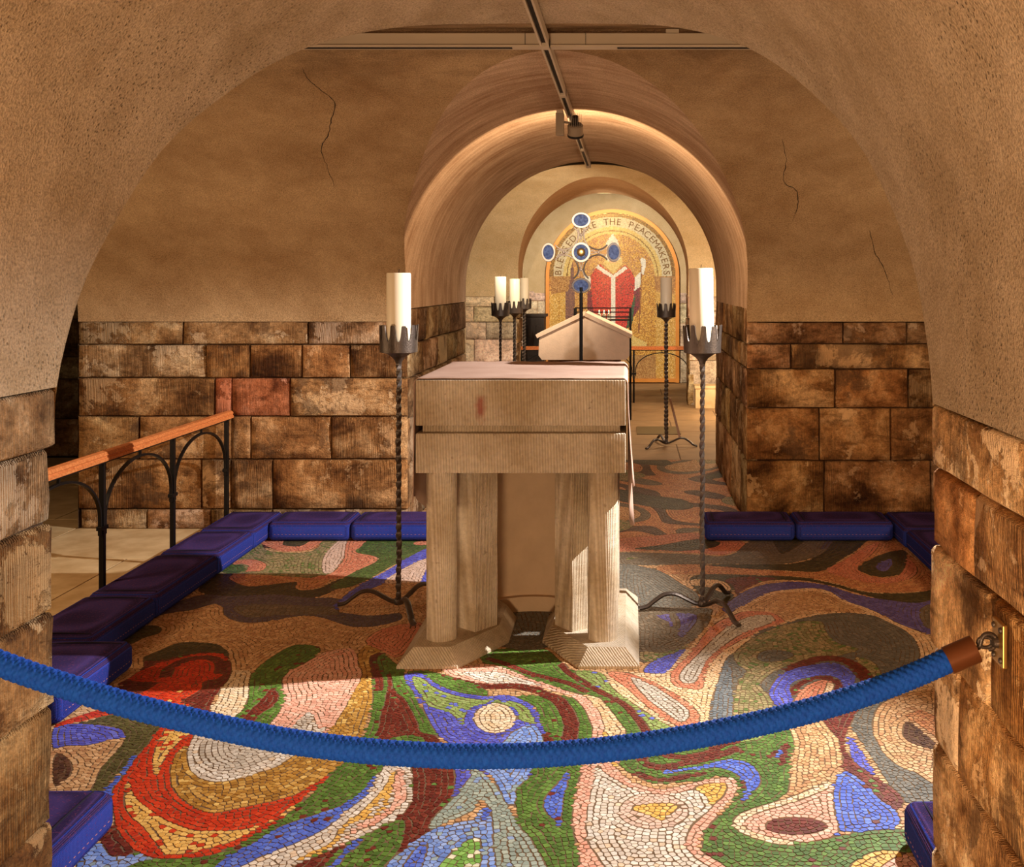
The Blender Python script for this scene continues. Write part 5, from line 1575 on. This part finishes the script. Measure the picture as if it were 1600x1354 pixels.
# ---------------------------------------------------------------- mosaic panel
PD = D5-.03; ps = PD/F
panel = empty('bishop_mosaic', ((957-CX)*ps, PD, 0), 'arched gold wall mosaic of a bishop in a red robe', 'mosaic')
pcx, pcz = (957-CX)*ps, H-(431-CY)*ps
Rf = 104*ps
def arch_ring(r0, r1, zb, y0, y1, n=40):
    inn = [(-r0, zb)]+[(-r0*math.cos(PI*k/n), pcz+r0*math.sin(PI*k/n)) for k in range(n+1)]+[(r0, zb)]
    out = [(-r1, zb)]+[(-r1*math.cos(PI*k/n), pcz+r1*math.sin(PI*k/n)) for k in range(n+1)]+[(r1, zb)]
    m = len(inn); vs = []; fs = []
    for y in (y0, y1): vs += [(x, y, z) for x, z in inn]+[(x, y, z) for x, z in out]
    for i in range(m-1):
        a, b = i, i+1
        fs += [(a, b, m+b, m+a), (2*m+a, 3*m+a, 3*m+b, 2*m+b), (a, 2*m+a, 2*m+b, b), (m+a, m+b, 3*m+b, 3*m+a)]
    return MB().add(vs, fs)
zbot = .01
arch_ring(98.5*ps, Rf, zbot, -.05, .028).build('frame', M['gold'], panel)
MB().box((0, -.012, zbot+.03), (2*98.5*ps, .07, .05)).build('frame_sill', M['gold'], panel)
# tesserae of the picture: small squares, colours from the drawing below
PALM = {'gold': [((214,160,62),5),((190,130,48),4),((236,190,96),3),((150,92,44),1.5)], 'goldpink': [((196,140,84),5),((214,166,104),3),((168,104,76),3),((230,180,90),2)],
        'dark': [((150,110,48),4),((120,84,38),4),((176,134,60),3)], 'band': [((226,212,176),5),((212,196,156),4)], 'yel': [((232,206,132),5),((222,188,104),4)],
        'white': [((244,240,226),6),((226,224,210),2)], 'red': [((214,30,34),6),((178,22,30),4),((236,70,60),2),((80,24,34),1)], 'crimson': [((140,20,56),5),((104,16,44),4),((70,20,40),2)],
        'green': [((40,96,62),4),((24,62,46),4)], 'skin': [((226,176,136),4),((206,150,112),2)], 'mauve': [((134,92,84),4),((112,76,78),4),((160,112,86),2)],
        'tangrid': [((200,156,92),3),((170,120,66),3)], 'brown': [((140,80,40),3)], 'column': [((222,176,86),4),((200,150,64),3),((238,204,130),2)], 'cap': [((178,124,66),4),((204,156,92),3),((150,100,56),2)]}
MS = []
def J(c, *p): MS.append((c, np.array(p, float)))
def JL(c, w, *p):
    p = np.array(p, float); tg_ = np.gradient(p, axis=0); tg_ /= np.linalg.norm(tg_, axis=1)[:, None]
    nm_ = np.stack([-tg_[:, 1], tg_[:, 0]], 1)*w/2
    MS.append((c, np.concatenate([p+nm_, (p-nm_)[::-1]])))
J('column',(180,930),(350,930),(350,1900),(180,1900)); J('column',(1250,930),(1450,930),(1450,1900),(1250,1900))
J('mauve',(345,780),(420,640),(440,1000),(400,1400),(345,1400)); J('cap',(185,775),(395,775),(370,930),(200,960)); J('cap',(1225,775),(1450,775),(1430,960),(1250,930))
JL('gold',16,(280,940),(280,1800)); JL('gold',14,(1330,940),(1330,1800))
J('tangrid',(345,1560),(1250,1560),(1250,1900),(345,1900))
J('crimson',(560,930),(600,910),(640,1100),(600,1170),(560,1100)); J('crimson',(1030,910),(1092,885),(1082,1090),(1015,1200)); J('green',(610,980),(640,980),(650,1130),(625,1130)); J('green',(1000,1020),(1045,970),(1012,1250),(930,1330),(930,1200))
J('white',(525,765),(590,780),(605,910),(555,850)); J('white',(1030,795),(1092,738),(1108,780),(1085,885),(1030,925))
J('red',(690,655),(760,720),(820,765),(890,700),(940,665),(1000,720),(1032,790),(1032,900),(1012,1050),(965,1200),(935,1420),(640,1420),(618,1100),(598,900),(598,770),(640,700))
J('yel',(720,650),(755,590),(905,590),(915,650),(820,750)); J('skin',(752,470),(885,470),(892,560),(850,640),(790,640),(748,560)); J('white',(735,600),(752,560),(790,640)); J('white',(890,600),(885,560),(850,640))
J('white',(738,482),(755,430),(815,352),(868,425),(880,482))
JL('white',36,(658,678),(740,735),(820,785),(890,735),(950,688)); JL('white',46,(820,785),(820,1000),(822,1260)); 
JL('brown',12,(1106,640),(1098,900),(1075,1340)); J('white',(1088,610),(1110,592),(1142,605),(1146,680),(1122,765),(1100,750),(1108,680))
JL('yel',8,(1060,470),(1100,480),(1140,455))
J('yel',(560,1440),(700,1340),(960,1340),(1150,1440),(1150,1480),(560,1480))
st = 1.32
us_ = np.arange(957-98.5, 957+98.5, st); vs2 = np.arange(431-98.5, 594, st)
UU, VV = np.meshgrid(us_+st/2, vs2+st/2)
jx, jy = (UU-830)*6.4, (VV-310)*6.4
rad_ = np.hypot(UU-957, VV-431); upper = VV < 431
lab = np.full(UU.shape, 'gold', object)
lab[(UU < 957) & (rng.random(UU.shape) < .55)] = 'goldpink'
lab[upper & (rad_ < 66) & (rng.random(UU.shape) < .5)] = 'goldpink'
lab[upper & (rad_ >= 66)] = 'yel'; lab[upper & (rad_ >= 70) & (rad_ < 71.6)] = 'dark'; lab[upper & (rad_ >= 77)] = 'band'; lab[upper & (rad_ >= 92.5)] = 'dark'
for c, p in MS:
    x, y = p[:, 0], p[:, 1]; x2, y2 = np.roll(x, -1), np.roll(y, -1)
    ins = np.zeros(UU.shape, bool)
    for a, b, c2, d2 in zip(x, y, x2, y2):
        if b == d2: continue
        ins ^= ((b <= jy) != (d2 <= jy)) & (jx < a+(jy-b)*(c2-a)/(d2-b))
    if c in ('column', 'cap', 'mauve', 'tangrid'): ins &= ~upper | (c == 'mauve') & (rad_ < 66)
    lab[ins] = c
inside = ~upper | (rad_ < 98.4)
vs = []; fs = []; cols = []
for j in range(UU.shape[0]):
    for i in range(UU.shape[1]):
        if not inside[j, i]: continue
        x = (us_[i]-957)*ps; z = H-(vs2[j]-CY)*ps; w_ = st*ps*.93
        b = len(vs); e = rng.uniform(-.0015, .0015, 2)
        vs += [(x, e[0], z-w_), (x+w_, e[1], z-w_), (x+w_, e[0], z), (x, e[1], z)]
        fs.append((b, b+1, b+2, b+3))
        pal = PALM[lab[j, i]]; ww = np.array([w for c, w in pal]); k = rng.choice(len(pal), p=ww/ww.sum())
        cols.append(np.array(lin(pal[k][0]))*rng.uniform(.85, 1.12))
me = bpy.data.meshes.new('tesserae'); me.from_pydata(vs, [], fs)
ca = np.ones((len(fs), 4), np.float32); ca[:, :3] = cols
at_ = me.attributes.new('tile_colour', 'FLOAT_COLOR', 'FACE'); at_.data.foreach_set('color', ca.ravel())
me.materials.append(M['tile'])
tag(link(bpy.data.objects.new('tesserae', me), panel), kind='stuff')
mb = MB(); nn_ = 40
vs = [(-98.6*ps, .006, zbot)]+[(-98.6*ps*math.cos(PI*k/nn_), .006, pcz+98.6*ps*math.sin(PI*k/nn_)) for k in range(nn_+1)]+[(98.6*ps, .006, zbot)]
mb.add(vs, [tuple(range(len(vs)))]).build('mortar_bed', M['brass'], panel)
txt = 'BLESSED ARE THE PEACEMAKERS'
for i, ch in enumerate(txt):
    if ch == ' ': continue
    a = math.radians(176.6-(176.6-3.4)*i/(len(txt)-1))
    cu = bpy.data.curves.new('letter', 'FONT'); cu.body = ch; cu.size = 14.5*ps; cu.align_x = 'CENTER'; cu.extrude = .003
    tmp = bpy.data.objects.new('letter', cu); COL.objects.link(tmp)
    me = bpy.data.meshes.new_from_object(tmp); bpy.data.objects.remove(tmp)
    me.materials.clear(); me.materials.append(M['letter'])
    o = link(bpy.data.objects.new('letter', me), panel)
    r_ = 80*ps
    o.location = (r_*math.cos(a), -.006, pcz+r_*math.sin(a))
    o.rotation_euler = (PI/2, -(a-PI/2), 0)
